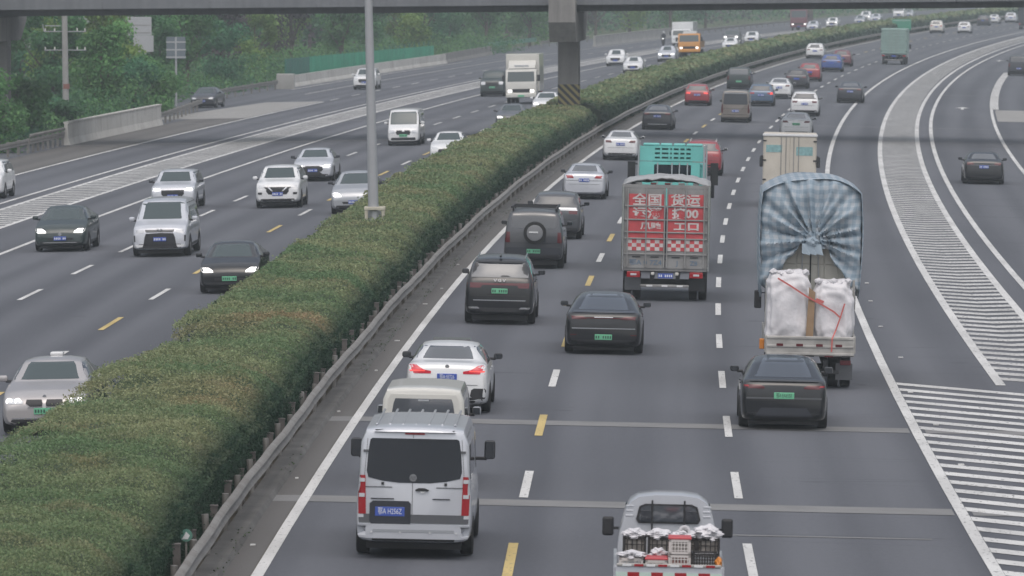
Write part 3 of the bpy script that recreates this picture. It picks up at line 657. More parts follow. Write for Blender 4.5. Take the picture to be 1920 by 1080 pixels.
tree('leafy_tree', 'tall green tree behind the left bridge pier', 3, -43.5, 425, 1.1, 1.15)
tree('leafy_tree', 'tall bushy tree right of the utility pole reaching up to the large sign', 0, -35.4, 392, 1.0, .92)
tree('leafy_tree', 'yellowish tree crown between the utility pole and the large sign', 3, -39.2, 425, 1.1, 1.0)
tree('leafy_tree', 'dark bushy tree standing right behind the pale concrete barrier wall', 6, -34.6, 370, 1.0, .55)
tree('leafy_tree', 'rounded green tree directly above the right end of the barrier wall', 4, -35.2, 406, .85, .80)
tree('leafy_tree', 'green tree overhanging the guardrail just left of the emerging car', 7, -35.8, 419, 1.0, 1.10)
tree('leafy_tree', 'mid green tree below the dark ribbed sign', 1, -37.9, 433, .80, .60)
tree('leafy_tree', 'small bright shrub tree beside the nose of the emerging car', 7, -36.9, 427, .85, .95)
tree('leafy_tree', 'leafy tree filling the gap left of the dark ribbed sign', 2, -40.5, 458, 1.0, .9)
tree('leafy_tree', 'dense green tree between the left bridge pier and the utility pole', 2, -40.6, 405, 1.05, .95)
tree('leafy_tree', 'tall green tree right of the dark ribbed sign', 0, -41.5, 480, 1.2, 1.0)
tree('leafy_tree', 'bluish green tree behind the merging ramp guardrail', 4, -41.0, 497, 1.0, .95)
tree('plum_tree', 'dark purple tree above the concrete end block on the left', 5, -45.5, 520, 1.2, 1.0)
tree('plum_tree', 'wide dark purple tree left of the lamp post behind the green fence', 5, -43.5, 560, 1.3, 1.0)
tree('leafy_tree', 'bright green tree standing over the left end of the green fence', 3, -43.0, 533, .95, .95)
tree('leafy_tree', 'green tree rising behind the green fence beside the lamp post', 0, -42.0, 585, 1.25, 1.0)
tree('leafy_tree', 'dense green tree behind the right end of the green fence', 2, -43.0, 612, 1.2, 1.0)
tree('leafy_tree', 'pale green tree right of the white mast', 3, -42.5, 640, 1.25, .95)
tree('leafy_tree', 'rounded tree behind the weathered barrier past the green fence', 4, -44.0, 668, 1.2, 1.0)
tree('leafy_tree', 'dark tree behind the pale green barrier rail', 2, -45.5, 700, 1.3, 1.0)
tree('leafy_tree', 'tall tree left of the bridge pier above the white truck', 0, -45.5, 735, 1.4, 1.0)
tree('leafy_tree', 'bushy tree directly left of the median pier in the distance', 1, -44.0, 765, 1.4, 1.1)
tree('plum_tree', 'dark purple tree just right of the median pier in the distance', 5, -41.5, 815, 1.3, 1.0)
tree('leafy_tree', 'bright green tree above the distant pale barrier', 3, -41.0, 850, 1.4, 1.0)
tree('leafy_tree', 'green tree behind the distant white box truck', 0, -40.0, 890, 1.5, 1.0)
tree('leafy_tree', 'bluish tree left of the red truck in the distance', 4, -39.5, 930, 1.5, 1.0)
G = 'back row of trees filling the left tree belt'
for k in range(34):
    Yk = 345 + k * 17 + random.uniform(-5, 5)
    tree('background_tree', 'tree in the dense back row of the left tree belt', random.choice((0, 0, 2, 4, 3, 2, 1)), -47.5 - 0.012 * (Yk - 345) - random.uniform(0, 5) + (3 if Yk < 420 else 0), Yk, random.uniform(1.15, 1.5), random.uniform(.95, 1.2), G)
def thicket(name, label, n, fo, Ya, Yb, hmax, size, pals):
    yy = RNG.uniform(Ya, Yb, n); oo = fo(yy, RNG.random(n)); top = hmax(yy) * (0.75 + 0.35 * wob(oo, yy, 31, .25)); hh = top * RNG.random(n) ** .8
    p = npP(oo, yy, 0 * yy); p[:, 2] = -1.2 + hh; m = RNG.random(n)[:, None]; pi = np.clip((0.5 + .8 * wob(oo * .6, yy * .6, 33, .2)) * len(pals), 0, len(pals) - 1).astype(int)
    A = np.array([PAL[q][0] for q in pals])[pi]; B = np.array([PAL[q][1] for q in pals])[pi]
    o = struct(link(name, leaf_mesh(name, p, np.tile([0, -.6, .7], (n, 1)), np.full(n, size), (A * (1 - m) + B * m) * RNG.uniform(.7, 1.25, (n, 1)), .8)), 'stuff'); o['label'] = label; o['category'] = 'bushes' if 'wood' not in name else 'wood'; return o
thicket('undergrowth', 'dense green undergrowth filling the space below the left trees', 60000, lambda y, u: -33.2 - np.clip((y - 395) / 60, 0, 1) * 5.5 - u * (5 + (y - 300) * .02), 295, 720, lambda y: 3.3 + 0 * y, 0.24, ('green', 'dark', 'bluish', 'green'))
thicket('distant_wood', 'distant belt of dark trees closing the view beyond the left carriageway', 60000, lambda y, u: -50 - u * 25 + np.clip((y - 900) / 600, 0, 1) * 8, 640, 1500, lambda y: 10.5 + 0 * y, 0.55, ('green', 'dark', 'bluish', 'dark', 'plum'))
thicket('far_wood', 'hazy wood straight ahead where the road disappears', 26000, lambda y, u: -48 + u * 130, 1520, 1620, lambda y: 15 + 0 * y, 0.9, ('dark', 'bluish', 'green'))

# ------------------------------------------------------------------ vehicles
# body stations: t along the length from the rear, then bottom / shoulder / top heights (of H), width and roof-edge width (of W/2), roof edge drop (of H)
PROF = {
 'sedan': [(0, .27, .60, .66, .80, .60, .02), (.012, .21, .67, .725, .90, .70, .02), (.05, .17, .70, .755, .955, .75, .02), (.13, .14, .70, .765, .985, .73, .02), (.155, .14, .695, .775, .99, .70, .02), (.29, .14, .68, .945, 1, .59, .035), (.35, .14, .675, .983, 1, .59, .04), (.46, .14, .67, 1.0, 1, .60, .045), (.56, .14, .665, .985, 1, .61, .04), (.60, .14, .66, .962, 1, .62, .035), (.735, .14, .645, .715, 1, .74, .02), (.76, .14, .64, .695, 1, .78, .02), (.90, .15, .57, .625, .985, .77, .03), (.965, .17, .50, .56, .93, .72, .03), (.99, .19, .44, .49, .86, .64, .03), (1, .22, .38, .43, .78, .55, .03)],
 'fastback': [(0, .27, .58, .64, .80, .58, .02), (.012, .21, .66, .70, .90, .72, .02), (.035, .17, .685, .735, .95, .77, .02), (.06, .15, .69, .745, .97, .77, .02), (.18, .14, .695, .845, 1, .68, .03), (.30, .14, .69, .94, 1, .62, .035), (.40, .14, .68, .98, 1, .60, .04), (.50, .14, .675, 1.0, 1, .60, .045), (.57, .14, .67, .988, 1, .61, .04), (.62, .14, .66, .955, 1, .62, .035), (.775, .14, .645, .70, 1, .75, .02), (.80, .14, .635, .685, 1, .78, .02), (.92, .15, .56, .61, .98, .77, .035), (.97, .17, .49, .54, .92, .72, .035), (.99, .19, .43, .47, .86, .64, .03), (1, .22, .37, .41, .78, .55, .03)],
 'suv': [(0, .25, .50, .56, .82, .64, .02), (.010, .21, .60, .655, .90, .73, .02), (.024, .19, .635, .70, .95, .76, .02), (.04, .18, .645, .745, .97, .76, .02), (.095, .17, .65, .925, .99, .69, .03), (.12, .165, .65, .965, 1, .68, .03), (.2, .16, .65, .985, 1, .68, .035), (.35, .16, .645, 1.0, 1, .68, .04), (.5, .16, .64, .997, 1, .68, .04), (.58, .16, .64, .975, 1, .68, .035), (.61, .16, .635, .955, 1, .68, .03), (.745, .16, .625, .70, 1, .77, .02), (.77, .16, .62, .685, 1, .80, .02), (.92, .17, .58, .635, .985, .80, .03), (.972, .19, .53, .585, .94, .75, .03), (.99, .2, .48, .53, .88, .68, .03), (1, .23, .42, .46, .80, .6, .03)],
 'boxy': [(0, .26, .50, .60, .88, .74, .02), (.008, .22, .62, .70, .95, .80, .02), (.016, .2, .64, .78, .97, .80, .02), (.03, .19, .65, .94, .985, .78, .03), (.05, .18, .65, .975, .99, .77, .03), (.3, .17, .65, 1.0, 1, .77, .03), (.55, .17, .645, .995, 1, .77, .03), (.6, .17, .645, .97, 1, .77, .03), (.69, .17, .64, .71, 1, .82, .02), (.72, .17, .63, .69, 1, .84, .02), (.93, .18, .61, .66, .99, .84, .02), (.98, .2, .57, .615, .95, .80, .03), (1, .23, .46, .5, .88, .72, .03)],
 'mpv': [(0, .22, .50, .58, .84, .66, .02), (.01, .18, .56, .68, .92, .74, .02), (.02, .17, .58, .78, .955, .76, .02), (.05, .15, .59, .94, .98, .72, .03), (.08, .14, .60, .97, .99, .71, .03), (.25, .14, .60, 1.0, 1, .71, .035), (.55, .14, .59, .995, 1, .71, .035), (.65, .14, .58, .955, 1, .72, .03), (.82, .14, .56, .64, 1, .78, .02), (.85, .14, .555, .62, .995, .80, .02), (.95, .15, .51, .565, .96, .78, .03), (.985, .16, .46, .51, .91, .72, .03), (1, .19, .39, .43, .83, .62, .03)],
 'van': [(0, .17, .56, .95, .945, .82, .04), (.006, .16, .57, .98, .975, .84, .035), (.02, .155, .57, .992, .985, .84, .03), (.1, .15, .57, 1.0, 1, .84, .035), (.6, .15, .56, 1.0, 1, .84, .035), (.73, .15, .55, .98, 1, .84, .03), (.78, .15, .54, .94, 1, .84, .03), (.905, .15, .50, .58, .99, .84, .02), (.94, .15, .48, .54, .97, .82, .02), (.98, .155, .44, .49, .93, .78, .03), (1, .17, .36, .40, .86, .7, .03)],
}
def body_mesh(kind, L, W, H, n):
    A = np.array(PROF[kind]); A[:, 1] = A[:, 1] * .7 + .015; A[:, 4] = 1 - (1 - A[:, 4]) * .62; A[:, 5] = np.minimum(A[:, 5] * 1.15, .90) if kind not in ('van', 'boxy') else np.minimum(A[:, 5] * 1.09, .92); t = np.unique(np.concatenate([np.linspace(0, 1, n), A[:, 0], [.004, .996]]))
    cols = []
    for c in range(1, 7):
        f = np.interp(t, A[:, 0], A[:, c]); td = np.linspace(0, 1, 401); fd = np.interp(td, A[:, 0], A[:, c]); ker = np.ones(9) / 9
        fs = np.convolve(np.pad(fd, 4, mode='edge'), ker, mode='valid'); g = np.interp(t, td, fs); g[0], g[-1] = f[0], f[-1]
        wgt = np.clip(np.minimum(t, 1 - t) / .03, 0, 1); cols.append(g * wgt + f * (1 - wgt))
    zl, zs, zt, wf, wt, dr = cols; rings = []
    for i in range(len(t)):
        w = W / 2 * wf[i]; a, b, c = zl[i] * H, zs[i] * H, zt[i] * H; wr = min(W / 2 * wt[i], w * .97); d = c - dr[i] * H
        half = [(0, a), (.72 * w, a), (.93 * w, a + .035), (.985 * w, a + .13), (w, a + .45 * (b - a)), (.992 * w, a + .75 * (b - a)), (.965 * w, b), (wr, max(d, b + .002)), (.62 * wr, c - .18 * (c - d)), (0, c)]
        q = [half[0]]
        for k in range(len(half) - 1):
            (x0, z0), (x1, z1) = half[k], half[k + 1]
            if k: q.append((x0 * .78 + x1 * .22, z0 * .78 + z1 * .22))
            q.append((x0 * .22 + x1 * .78, z0 * .22 + z1 * .78))
        q.append(half[-1]); rings.append(q + [(-x, z) for x, z in q[-2:0:-1]])
    m = len(rings[0]); vs = []; fs = []
    for i, r in enumerate(rings): vs += [(x, -L / 2 + L * t[i], z) for x, z in r]
    for i in range(len(rings) - 1):
        for k in range(m): fs.append((i * m + k, i * m + (k + 1) % m, (i + 1) * m + (k + 1) % m, (i + 1) * m + k))
    fs.append(tuple(range(m - 1, -1, -1))); o = (len(rings) - 1) * m; fs.append(tuple(range(o, o + m)))
    return vs, fs
class Car:
    def __init__(s, name, label, cat, kind, L, W, H, pm, n=44, group='vehicles in traffic', body_name='body'):
        s.L, s.W, s.H, s.kind, s.pm = L, W, H, kind, pm
        s.root = thing(name, label, cat, group=group)
        vs, fs = body_mesh(kind, L, W, H, n); s.bvh = BVHTree.FromPolygons([Vector(v) for v in vs], fs)
        MB().add(vs, fs); b = MB().add(vs, fs).build(body_name, pm, s.root); smooth_by_angle(b.data, 32); s.body = b
    def hit(s, face, u, z):
        L = s.L
        if face == 'rear': o, d = Vector((u, -L / 2 - 2, z)), Vector((0, 1, 0))
        elif face == 'front': o, d = Vector((u, L / 2 + 2, z)), Vector((0, -1, 0))
        elif face == 'right': o, d = Vector((3, u, z)), Vector((-1, 0, 0))
        elif face == 'left': o, d = Vector((-3, u, z)), Vector((1, 0, 0))
        else: o, d = Vector((u, z, 5)), Vector((0, 0, -1))            # top: u = x, z = y
        h = s.bvh.ray_cast(o, d)
        if h[0] is None:
            q = o + d * (2 if face in ('rear', 'front') else 2.2); h = s.bvh.find_nearest(q)
        return h[0], d
    def decal(s, part, m, face, rows, parent=None, off=0.008, nx=7, sub=2):
        """a panel lying on the body, given as rows (height, from, to) and projected onto it; has a rim sunk into the body"""
        R = []
        for a, b in zip(rows[:-1], rows[1:]):
            for k in range(sub): f = k / sub; R.append([a[i] * (1 - f) + b[i] * f for i in range(3)])
        R.append(list(rows[-1])); vs = []
        for z, a, b in R:
            for k in range(nx):
                p, d = s.hit(face, a + (b - a) * k / (nx - 1), z); vs.append(p - d * off)
        d = s.hit(face, R[0][1], R[0][0])[1]; fs = []; m_ = len(R)
        for j in range(m_ - 1):
            for k in range(nx - 1): fs.append((j * nx + k, j * nx + k + 1, (j + 1) * nx + k + 1, (j + 1) * nx + k))
        loop = list(range(nx)) + [j * nx + nx - 1 for j in range(1, m_)] + [(m_ - 1) * nx + k for k in range(nx - 2, -1, -1)] + [j * nx for j in range(m_ - 2, 0, -1)]
        base = len(vs); vs += [vs[i] + d * (off + .015) for i in loop]; n = len(loop)
        fs += [(loop[i], loop[(i + 1) % n], base + (i + 1) % n, base + i) for i in range(n)]
        me = MB().add(vs, fs).mesh(part, m); recalc(me); smooth_by_angle(me, 40)
        return link(part, me, parent or s.root)
    def xz(s, part, m, face, rows, parent=None, mirror=False, off=0.008, nx=7, sub=2):
        W2, H = s.W / 2, s.H; o = None
        rr = [(r[0] * H, -r[1] * W2, r[1] * W2) if len(r) == 2 else (r[0] * H, r[1] * W2, r[2] * W2) for r in rows]
        o = s.decal(part, m, face, rr, parent, off, nx, sub)
        if mirror: o = s.decal(part, m, face, [(z, -b, -a) for z, a, b in rr], parent, off, nx, sub)
        return o
    def side(s, part, m, rows, off=0.006, nx=9):
        for f in ('left', 'right'):
            s.decal(part, m, f, [(z * s.H, -s.L / 2 + a * s.L, -s.L / 2 + b * s.L) for z, a, b in rows], None, off, nx)
    def wheels(s, r, ra=None, fa=None, w=.22, simple=False):
        ra = ra or .98; fa = fa or .92; n = 12 if simple else 20
        for y in (-s.L / 2 + ra, s.L / 2 - fa):
            for sd in (1, -1):
                x = sd * (s.W / 2 + .012)
                prof = [(-w, r * .9), (-w * .9, r), (-.03, r), (0, r * .93), (0, r * .72), (-.03, r * .70)]
                o = MB().lathe([(sd * a, b) for a, b in prof], (0, 0, 0), n).build('wheel', RUB, s.root, True); recalc(o.data); o.location = (x, y, r)
                rm = MB().lathe([(sd * -.05, r * .70), (sd * -.015, r * .66), (sd * -.03, r * .2), (sd * -.012, r * .16)], (0, 0, 0), n).build('rim', RIM, o); recalc(rm.data)
                if not simple:
                    a = r * 1.13; f = 'right' if sd > 0 else 'left'
                    s.decal('wheel_arch', BLK, f, [(r + a * math.sin(q), y - a * math.cos(q), y + a * math.cos(q)) for q in (-.35, 0, .35, .7, 1.0, 1.25, 1.5)], None, .003, 7, 1)
    def mirrors(s, t=.66, z=.66, m=None, size=(.20, .10, .14), arm=.06):
        y = -s.L / 2 + t * s.L; w, d, h = size
        for sd in (1, -1):
            p, _ = s.hit('right' if sd > 0 else 'left', y, z * s.H); x = p.x
            a = x + sd * arm; o = MB().rbox(min(a, a + sd * w), max(a, a + sd * w), y - d / 2, y + d / 2, z * s.H + .02, z * s.H + .02 + h, .045).build('mirror', m or s.pm, s.root, True)
            MB().rbox(min(x - sd * .05, a + sd * .05), max(x - sd * .05, a + sd * .05), y - .03, y + .03, z * s.H, z * s.H + .06, .02).build('mirror_arm', BLK, o)
            MB().rbox(min(a + sd * .02, a + sd * (w - .02)), max(a + sd * .02, a + sd * (w - .02)), y - d / 2 - .006, y - d / 2 + .004, z * s.H + .035, z * s.H + .005 + h, .01).build('mirror_glass', GLASS, o)
    def plate(s, face, z, x=0.0, col='blue', text=None, wd=.44, ht=.14):
        sg = -1 if face == 'rear' else 1
        ys = [s.hit(face, x + dx, z + dz)[0].y for dx in (-wd / 2, 0, wd / 2) for dz in (-.06, .06)]
        y = (min(ys) if sg < 0 else max(ys)) + sg * .012
        o = MB().rbox(x - wd / 2, x + wd / 2, y - .012, y + .012, z - ht / 2, z + ht / 2, .008, 1).build('number_plate', PLB if col == 'blue' else PLG, s.root)
        lm = PLW if col == 'blue' else PLK
        if text: text_rear(text, x, y + sg * .013, z, ht * .82, lm, o, sx=.82 * 7 / max(7, len(text) + 1), front=sg > 0)
        elif s.detail:
            mb = MB()
            for k in range(7):
                if k == 2: continue
                xx = x - .18 + k * .06; mb.box(xx - .018, xx + .018, y + sg * .0125 - .002, y + sg * .0125 + .002, z - .035, z + .035)
            mb.build('lettering', lm, o)['kind'] = 'stuff'
        return o
    detail = True
    def place(s, off, Y, d, oh=.98, yaw=0.0, dz=0.0):
        Yc = Y + s.L / 2 - oh + .12; p = P(off, Yc, 0.0)
        s.root.location = (p.x, p.y, p.z + .012 + dz); rl = .02 if (off > 0 or off < -MED) else 0
        s.root.rotation_euler = (0, rl, -head(Yc) + (math.pi if d < 0 else 0) + yaw); return s

SIDEW = {'sedan': ([(.705, .185, .445), (.80, .225, .445), (.90, .285, .445), (.935, .33, .445)], [(.70, .465, .715), (.80, .465, .67), (.90, .465, .615), (.93, .465, .585)]),
 'fastback': ([(.715, .16, .44), (.80, .22, .44), (.89, .30, .44), (.93, .35, .44)], [(.71, .46, .745), (.80, .46, .70), (.89, .46, .64), (.93, .46, .60)]),
 'suv': ([(.67, .085, .42), (.80, .105, .42), (.90, .13, .42), (.93, .16, .42)], [(.67, .44, .725), (.80, .44, .675), (.90, .44, .63), (.93, .44, .60)]),
 'boxy': ([(.67, .05, .40), (.80, .055, .40), (.93, .06, .40)], [(.67, .42, .685), (.80, .42, .655), (.93, .42, .61)]),
 'mpv': ([(.62, .05, .38), (.75, .06, .38), (.92, .09, .38)], [(.61, .40, .775), (.75, .40, .725), (.92, .40, .66)]),
 'van': ([(.60, .05, .50), (.75, .05, .50), (.92, .06, .50)], [(.57, .66, .87), (.75, .66, .82), (.90, .66, .775)])}
RWIN = {'sedan': [(.785, .67), (.85, .635), (.925, .56), (.945, .52)], 'fastback': [(.755, .72), (.82, .68), (.90, .61), (.955, .55), (.972, .51)], 'suv': [(.70, .71), (.74, .74), (.85, .69), (.905, .62)], 'boxy': [(.68, .72), (.72, .76), (.88, .74), (.92, .70)], 'mpv': [(.62, .68), (.66, .72), (.84, .70), (.91, .64)], 'van': [(.56, .78), (.60, .84), (.86, .78), (.89, .74)]}
FWIN = {'sedan': [(.725, .74), (.80, .70), (.90, .63), (.945, .57)], 'fastback': [(.71, .745), (.80, .70), (.90, .63), (.945, .57)], 'suv': [(.705, .76), (.80, .73), (.90, .68), (.94, .63)], 'boxy': [(.715, .80), (.80, .79), (.92, .76), (.955, .72)], 'mpv': [(.65, .77), (.75, .75), (.88, .70), (.935, .65)], 'van': [(.585, .82), (.70, .82), (.88, .80), (.925, .75)]}
RL = {'sedan': [(.605, .48, .90), (.64, .50, .935), (.685, .56, .93)], 'fastback': [(.60, .45, .90), (.63, .45, .93), (.655, .55, .92)], 'suv': [(.545, .55, .92), (.585, .50, .955), (.62, .52, .96)], 'boxy': [(.44, .80, .95), (.52, .80, .965), (.62, .80, .965)], 'mpv': [(.46, .70, .93), (.56, .72, .95), (.62, .74, .95)], 'van': [(.30, .86, .965), (.42, .86, .975), (.56, .87, .975)]}
FL = {'sedan': [(.44, .50, .86), (.475, .47, .93), (.515, .62, .95)], 'fastback': [(.425, .52, .84), (.465, .54, .92), (.52, .68, .94)], 'suv': [(.485, .55, .88), (.515, .52, .94), (.55, .60, .95)], 'boxy': [(.46, .56, .86), (.52, .54, .90), (.58, .56, .90)], 'mpv': [(.42, .58, .88), (.445, .55, .93), (.475, .57, .94)], 'van': [(.34, .54, .86), (.38, .52, .92), (.43, .58, .93)]}
GRL = {'sedan': [(.30, .42), (.37, .52), (.455, .46)], 'fastback': [(.26, .46), (.31, .50)], 'suv': [(.33, .40), (.40, .50), (.50, .50)], 'boxy': [(.40, .50), (.50, .52), (.56, .52)], 'mpv': [(.20, .58), (.34, .54), (.445, .46)], 'van': [(.30, .40), (.36, .46), (.385, .46)]}
for _k in ('sedan', 'fastback', 'suv', 'mpv'):
    RWIN[_k] = [(z, min(.82, e * 1.15)) for z, e in RWIN[_k]]; FWIN[_k] = [(z, min(.86, e * 1.12)) for z, e in FWIN[_k]]
def car(name, label, kind, off, Y, d, L, W, H, pm, rl=TAILD, fl=HEAD, plate='blue', n=44, cat='car', detail=True, glass=GLASS, wr=.335, yaw=0.0, mm=None, dz=0.0, group='cars on the expressway', text=None, lower=True, wsc=None, grl=True, plz=None, lamps=None):
    c = Car(name, label, cat, kind, L, W, H, pm, n, group); c.detail = detail
    c.xz('rear_window', glass, 'rear', RWIN[kind], nx=9 if detail else 5)
    c.xz('windscreen', wsc or WSC, 'front', FWIN[kind], nx=9 if detail else 5)
    for rows in SIDEW[kind]: c.side('side_window', GLASS, rows, nx=7 if detail else 4)
    c.xz('tail_light', rl, 'rear', lamps or RL[kind], mirror=True, nx=5); c.xz('headlight', fl, 'front', FL[kind], mirror=True, nx=5)
    if grl: c.xz('grille', BLK, 'front', GRL[kind], nx=7)
    if lower:
        c.xz('rear_bumper_trim', BLK, 'rear', [(.155, .80), (.19, .86), (.25, .84)], nx=9); c.xz('lower_intake', BLK, 'front', [(.15, .72), (.175, .78), (.225, .74)], nx=9)
    MB().box(-W * .40, W * .40, -L / 2 + .30, L / 2 - .30, .11, .11 + .2 * H).build('underbody', BLK, c.root); c.wheels(wr, simple=not detail); c.mirrors(t={'sedan': .66, 'fastback': .69, 'suv': .67, 'boxy': .64, 'mpv': .72, 'van': .80}[kind], z={'sedan': .67, 'fastback': .68, 'suv': .65, 'boxy': .66, 'mpv': .60, 'van': .58}[kind], m=mm)
    if plate:
        rz = plz * H if plz else {'sedan': .55, 'fastback': .50, 'suv': .50, 'boxy': .36, 'mpv': .40, 'van': .36}[kind] * H
        c.plate('rear', rz, 0, plate, text if d > 0 else None); c.plate('front', {'sedan': .34, 'fastback': .30, 'suv': .34, 'boxy': .36, 'mpv': .31, 'van': .28}[kind] * H, 0, plate)
    if detail:
        sm_ = P_GREY if pm in (P_WHITE, P_SILVER, P_CHAMP, P_LGREY, P_CREAM) else BLK
        c.xz('bumper_seam', sm_, 'rear', [(.428, .90), (.436, .90)], off=.006, nx=9); c.side('door_seam', sm_, [(.22, .452, .456), (.68, .452, .456)], .005, 2); c.side('door_seam', sm_, [(.22, .70, .704), (.64, .70, .704)], .005, 2)
        c.side('door_handle', pm, [(.60, .33, .365), (.615, .33, .365)], .02, 3); c.side('door_handle', pm, [(.60, .52, .555), (.615, .52, .555)], .02, 3)
        c.side('sill_trim', BLK, [(.17, .27, .75), (.215, .27, .75)], .003, 7)
    return c.place(off, Y, d, yaw=yaw, dz=dz)

# ---- near cars heading away
c = car('sedan', 'white sedan with lit red L-shaped tail lights ahead of the cream minivan', 'sedan', 1.9, 136.2, 1, 4.95, 1.87, 1.50, P_WHITE, rl=TAILB, text='鄂A·5E726', mm=BLK, lamps=[(.595, .38, .90), (.632, .38, .935), (.652, .55, .935), (.69, .66, .93), (.722, .74, .90)])
c.xz('light_strip', TAILON, 'rear', [(.625, .52, .88), (.645, .53, .90)], mirror=True, off=.013, nx=5)
c.xz('bumper_vent', BLK, 'rear', [(.23, .66, .90), (.27, .55, .93), (.36, .58, .93), (.385, .64, .90)], mirror=True, off=.012, nx=5)
MB().disc_y((0, .70 * 1.5), .045, -.02, .01).build('emblem', CHR, c.root).location = (0, c.hit('rear', 0, 1.05)[0].y, 0)
MB().rbox(-.42, .42, .05, .75, 1.487, 1.503, .004, 1).build('sunroof', GLASS, c.root)
c = car('suv', 'glossy black suv with green plate and full-width tail lamp bar beside the median line', 'suv', 2.05, 169.5, 1, 4.9, 1.92, 1.86, P_BLACK, plate='green', mm=P_BLACK, wr=.37, glass=LITE)
c.xz('lamp_bar', TAILD, 'rear', [(.585, .93), (.60, .93), (.618, .93)], off=.014, nx=13); text_rear('V G V', 0, -2.47, .655 * 1.86, .10, P_WHITE, c.root, 'badge', 1.3, bold=.004)
c.xz('exhaust_trim', CHR, 'rear', [(.235, .56, .86), (.262, .62, .90)], mirror=True, off=.02, nx=5); c.xz('crease_highlight', P_LGREY, 'rear', [(.355, .74), (.368, .76)], off=.012, nx=9); c.xz('upper_spoiler', P_BLACK, 'rear', [(.91, .64), (.945, .60)], off=.05, nx=9)  # pale strip paints a highlight along the bumper crease
for sx in (-.66, .66): MB().tube((sx, -1.7, 1.80), (sx, .6, 1.83), .022, .022, 8).build('roof_rail', CHR, c.root)
MB().rbox(-.03, .03, -1.95, -1.75, 1.83, 1.90, .02).build('antenna_fin', P_BLACK, c.root)
c.xz('wiper', BLK, 'rear', [(.715, .02, .30), (.728, .06, .22)], off=.02, nx=4)
c = car('suv', 'boxy dark grey off-road suv with spare wheel on its tail and black roof rack', 'boxy', 2.05, 200.3, 1, 4.75, 1.93, 1.92, P_GUN, plate='green', mm=P_DGREY, wr=.40, plz=.295)
sp = MB().lathe([(-.1, .30), (-.09, .37), (.08, .37), (.1, .33), (.1, .26)], (0, 0, 0), 26).build('spare_wheel', RUB, c.root, True); sp.rotation_euler = (0, 0, -math.pi / 2); sp.location = (.04, -2.50, 1.17)
cv = MB().lathe([(.06, .27), (.125, .26), (.14, .22), (.14, .05)], (0, 0, 0), 26).build('wheel_cover', mat('spare_cover_grey', (0.20, 0.205, 0.215), .5), sp, True)
MB().box(-.15, .15, -2.66, -2.64, 1.17, 1.22).build('cover_badge', P_WHITE, c.root)
for y in (-1.9, -1.2, -.5, .2): MB().box(-.74, .74, y - .03, y + .03, 1.97, 2.0).build('rack_bar', BLK, c.root)
for sx in (-.74, .74): MB().box(sx - .03, sx + .03, -2.1, .4, 1.95, 2.01).build('rack_rail', BLK, c.root)
for sx in (-.7, .7):
    for y in (-1.8, .1): MB().box(sx - .025, sx + .025, y - .025, y + .025, 1.84, 1.96).build('rack_foot', BLK, c.root)
c.xz('rear_bumper', P_DGREY, 'rear', [(.24, .90), (.32, .93), (.355, .90)], off=.016, nx=9); c.xz('door_panel', P_DGREY, 'rear', [(.45, .22, .40), (.58, .22, .40)], off=.012, nx=3)
c = car('suv', 'grey suv with silver rear corner lamps just ahead of the spare-wheel suv', 'suv', 2.1, 221.4, 1, 4.6, 1.84, 1.67, P_GUN, mm=BLK, wr=.36)
c.xz('upper_panel', P_LGREY, 'rear', [(.62, .86), (.685, .80)], off=.012, nx=9)
c = car('sedan', 'older silver sedan with pink-red tail lamps and blue plate near the median', 'sedan', 1.95, 258.2, 1, 4.75, 1.81, 1.46, P_SILVER, rl=TAIL, mm=P_DGREY, text=None, lower=False)
c.xz('lamp_lens', P_WHITE, 'rear', [(.615, .80, .92), (.64, .80, .93)], mirror=True, off=.014, nx=3); c.xz('trunk_chrome', CHR, 'rear', [(.535, .86), (.55, .86)], off=.012, nx=9)
car('sedan', 'white sedan with dark slim tail lamps left of the teal truck', 'sedan', 1.8, 308.2, 1, 4.7, 1.80, 1.47, P_WHITE, mm=P_WHITE)
car('sedan', 'dark blue-black sedan with a pale bumper strip near the bridge pier', 'sedan', 1.62, 363.5, 1, 4.8, 1.83, 1.46, P_DGREY, mm=P_DGREY).xz('bumper_strip', P_LGREY, 'rear', [(.21, .62), (.24, .62)], off=.016)
car('hatchback', 'red hatchback with lit brake lamps beside the median right of the pier', 'suv', 1.6, 423.4, 1, 4.1, 1.74, 1.50, P_RED, rl=TAILON, n=32)
c = car('sedan', 'wide black fastback sedan with green plate in the second lane ahead of the vans', 'fastback', 5.1, 157.7, 1, 5.0, 1.98, 1.50, P_BLACK, plate='green', mm=P_BLACK, glass=LITE, wr=.35, plz=.30)
c.xz('lamp_bar', TAILD, 'rear', [(.615, .92), (.635, .94)], off=.014, nx=13); c.xz('chrome_badge', CHR, 'rear', [(.632, .24), (.642, .24)], off=.02, nx=5); c.xz('lip_spoiler', P_DGREY, 'rear', [(.715, .80), (.742, .78)], off=.03, nx=9); c.xz('crease_highlight', P_LGREY, 'rear', [(.44, .82), (.455, .82)], off=.012, nx=9)  # light grey strip is a painted highlight on the bumper crease
c.xz('reflector', TAILD, 'rear', [(.33, .70, .86), (.345, .70, .86)], mirror=True, off=.014, nx=3)
c = car('suv', 'black electric crossover with pale glass roof and green plate right behind the bag-laden truck', 'fastback', 9.3, 133.6, 1, 4.75, 1.90, 1.50, P_BLACK, plate='green', text='鄂A·EA6550', mm=P_BLACK, glass=LITE, wr=.35)
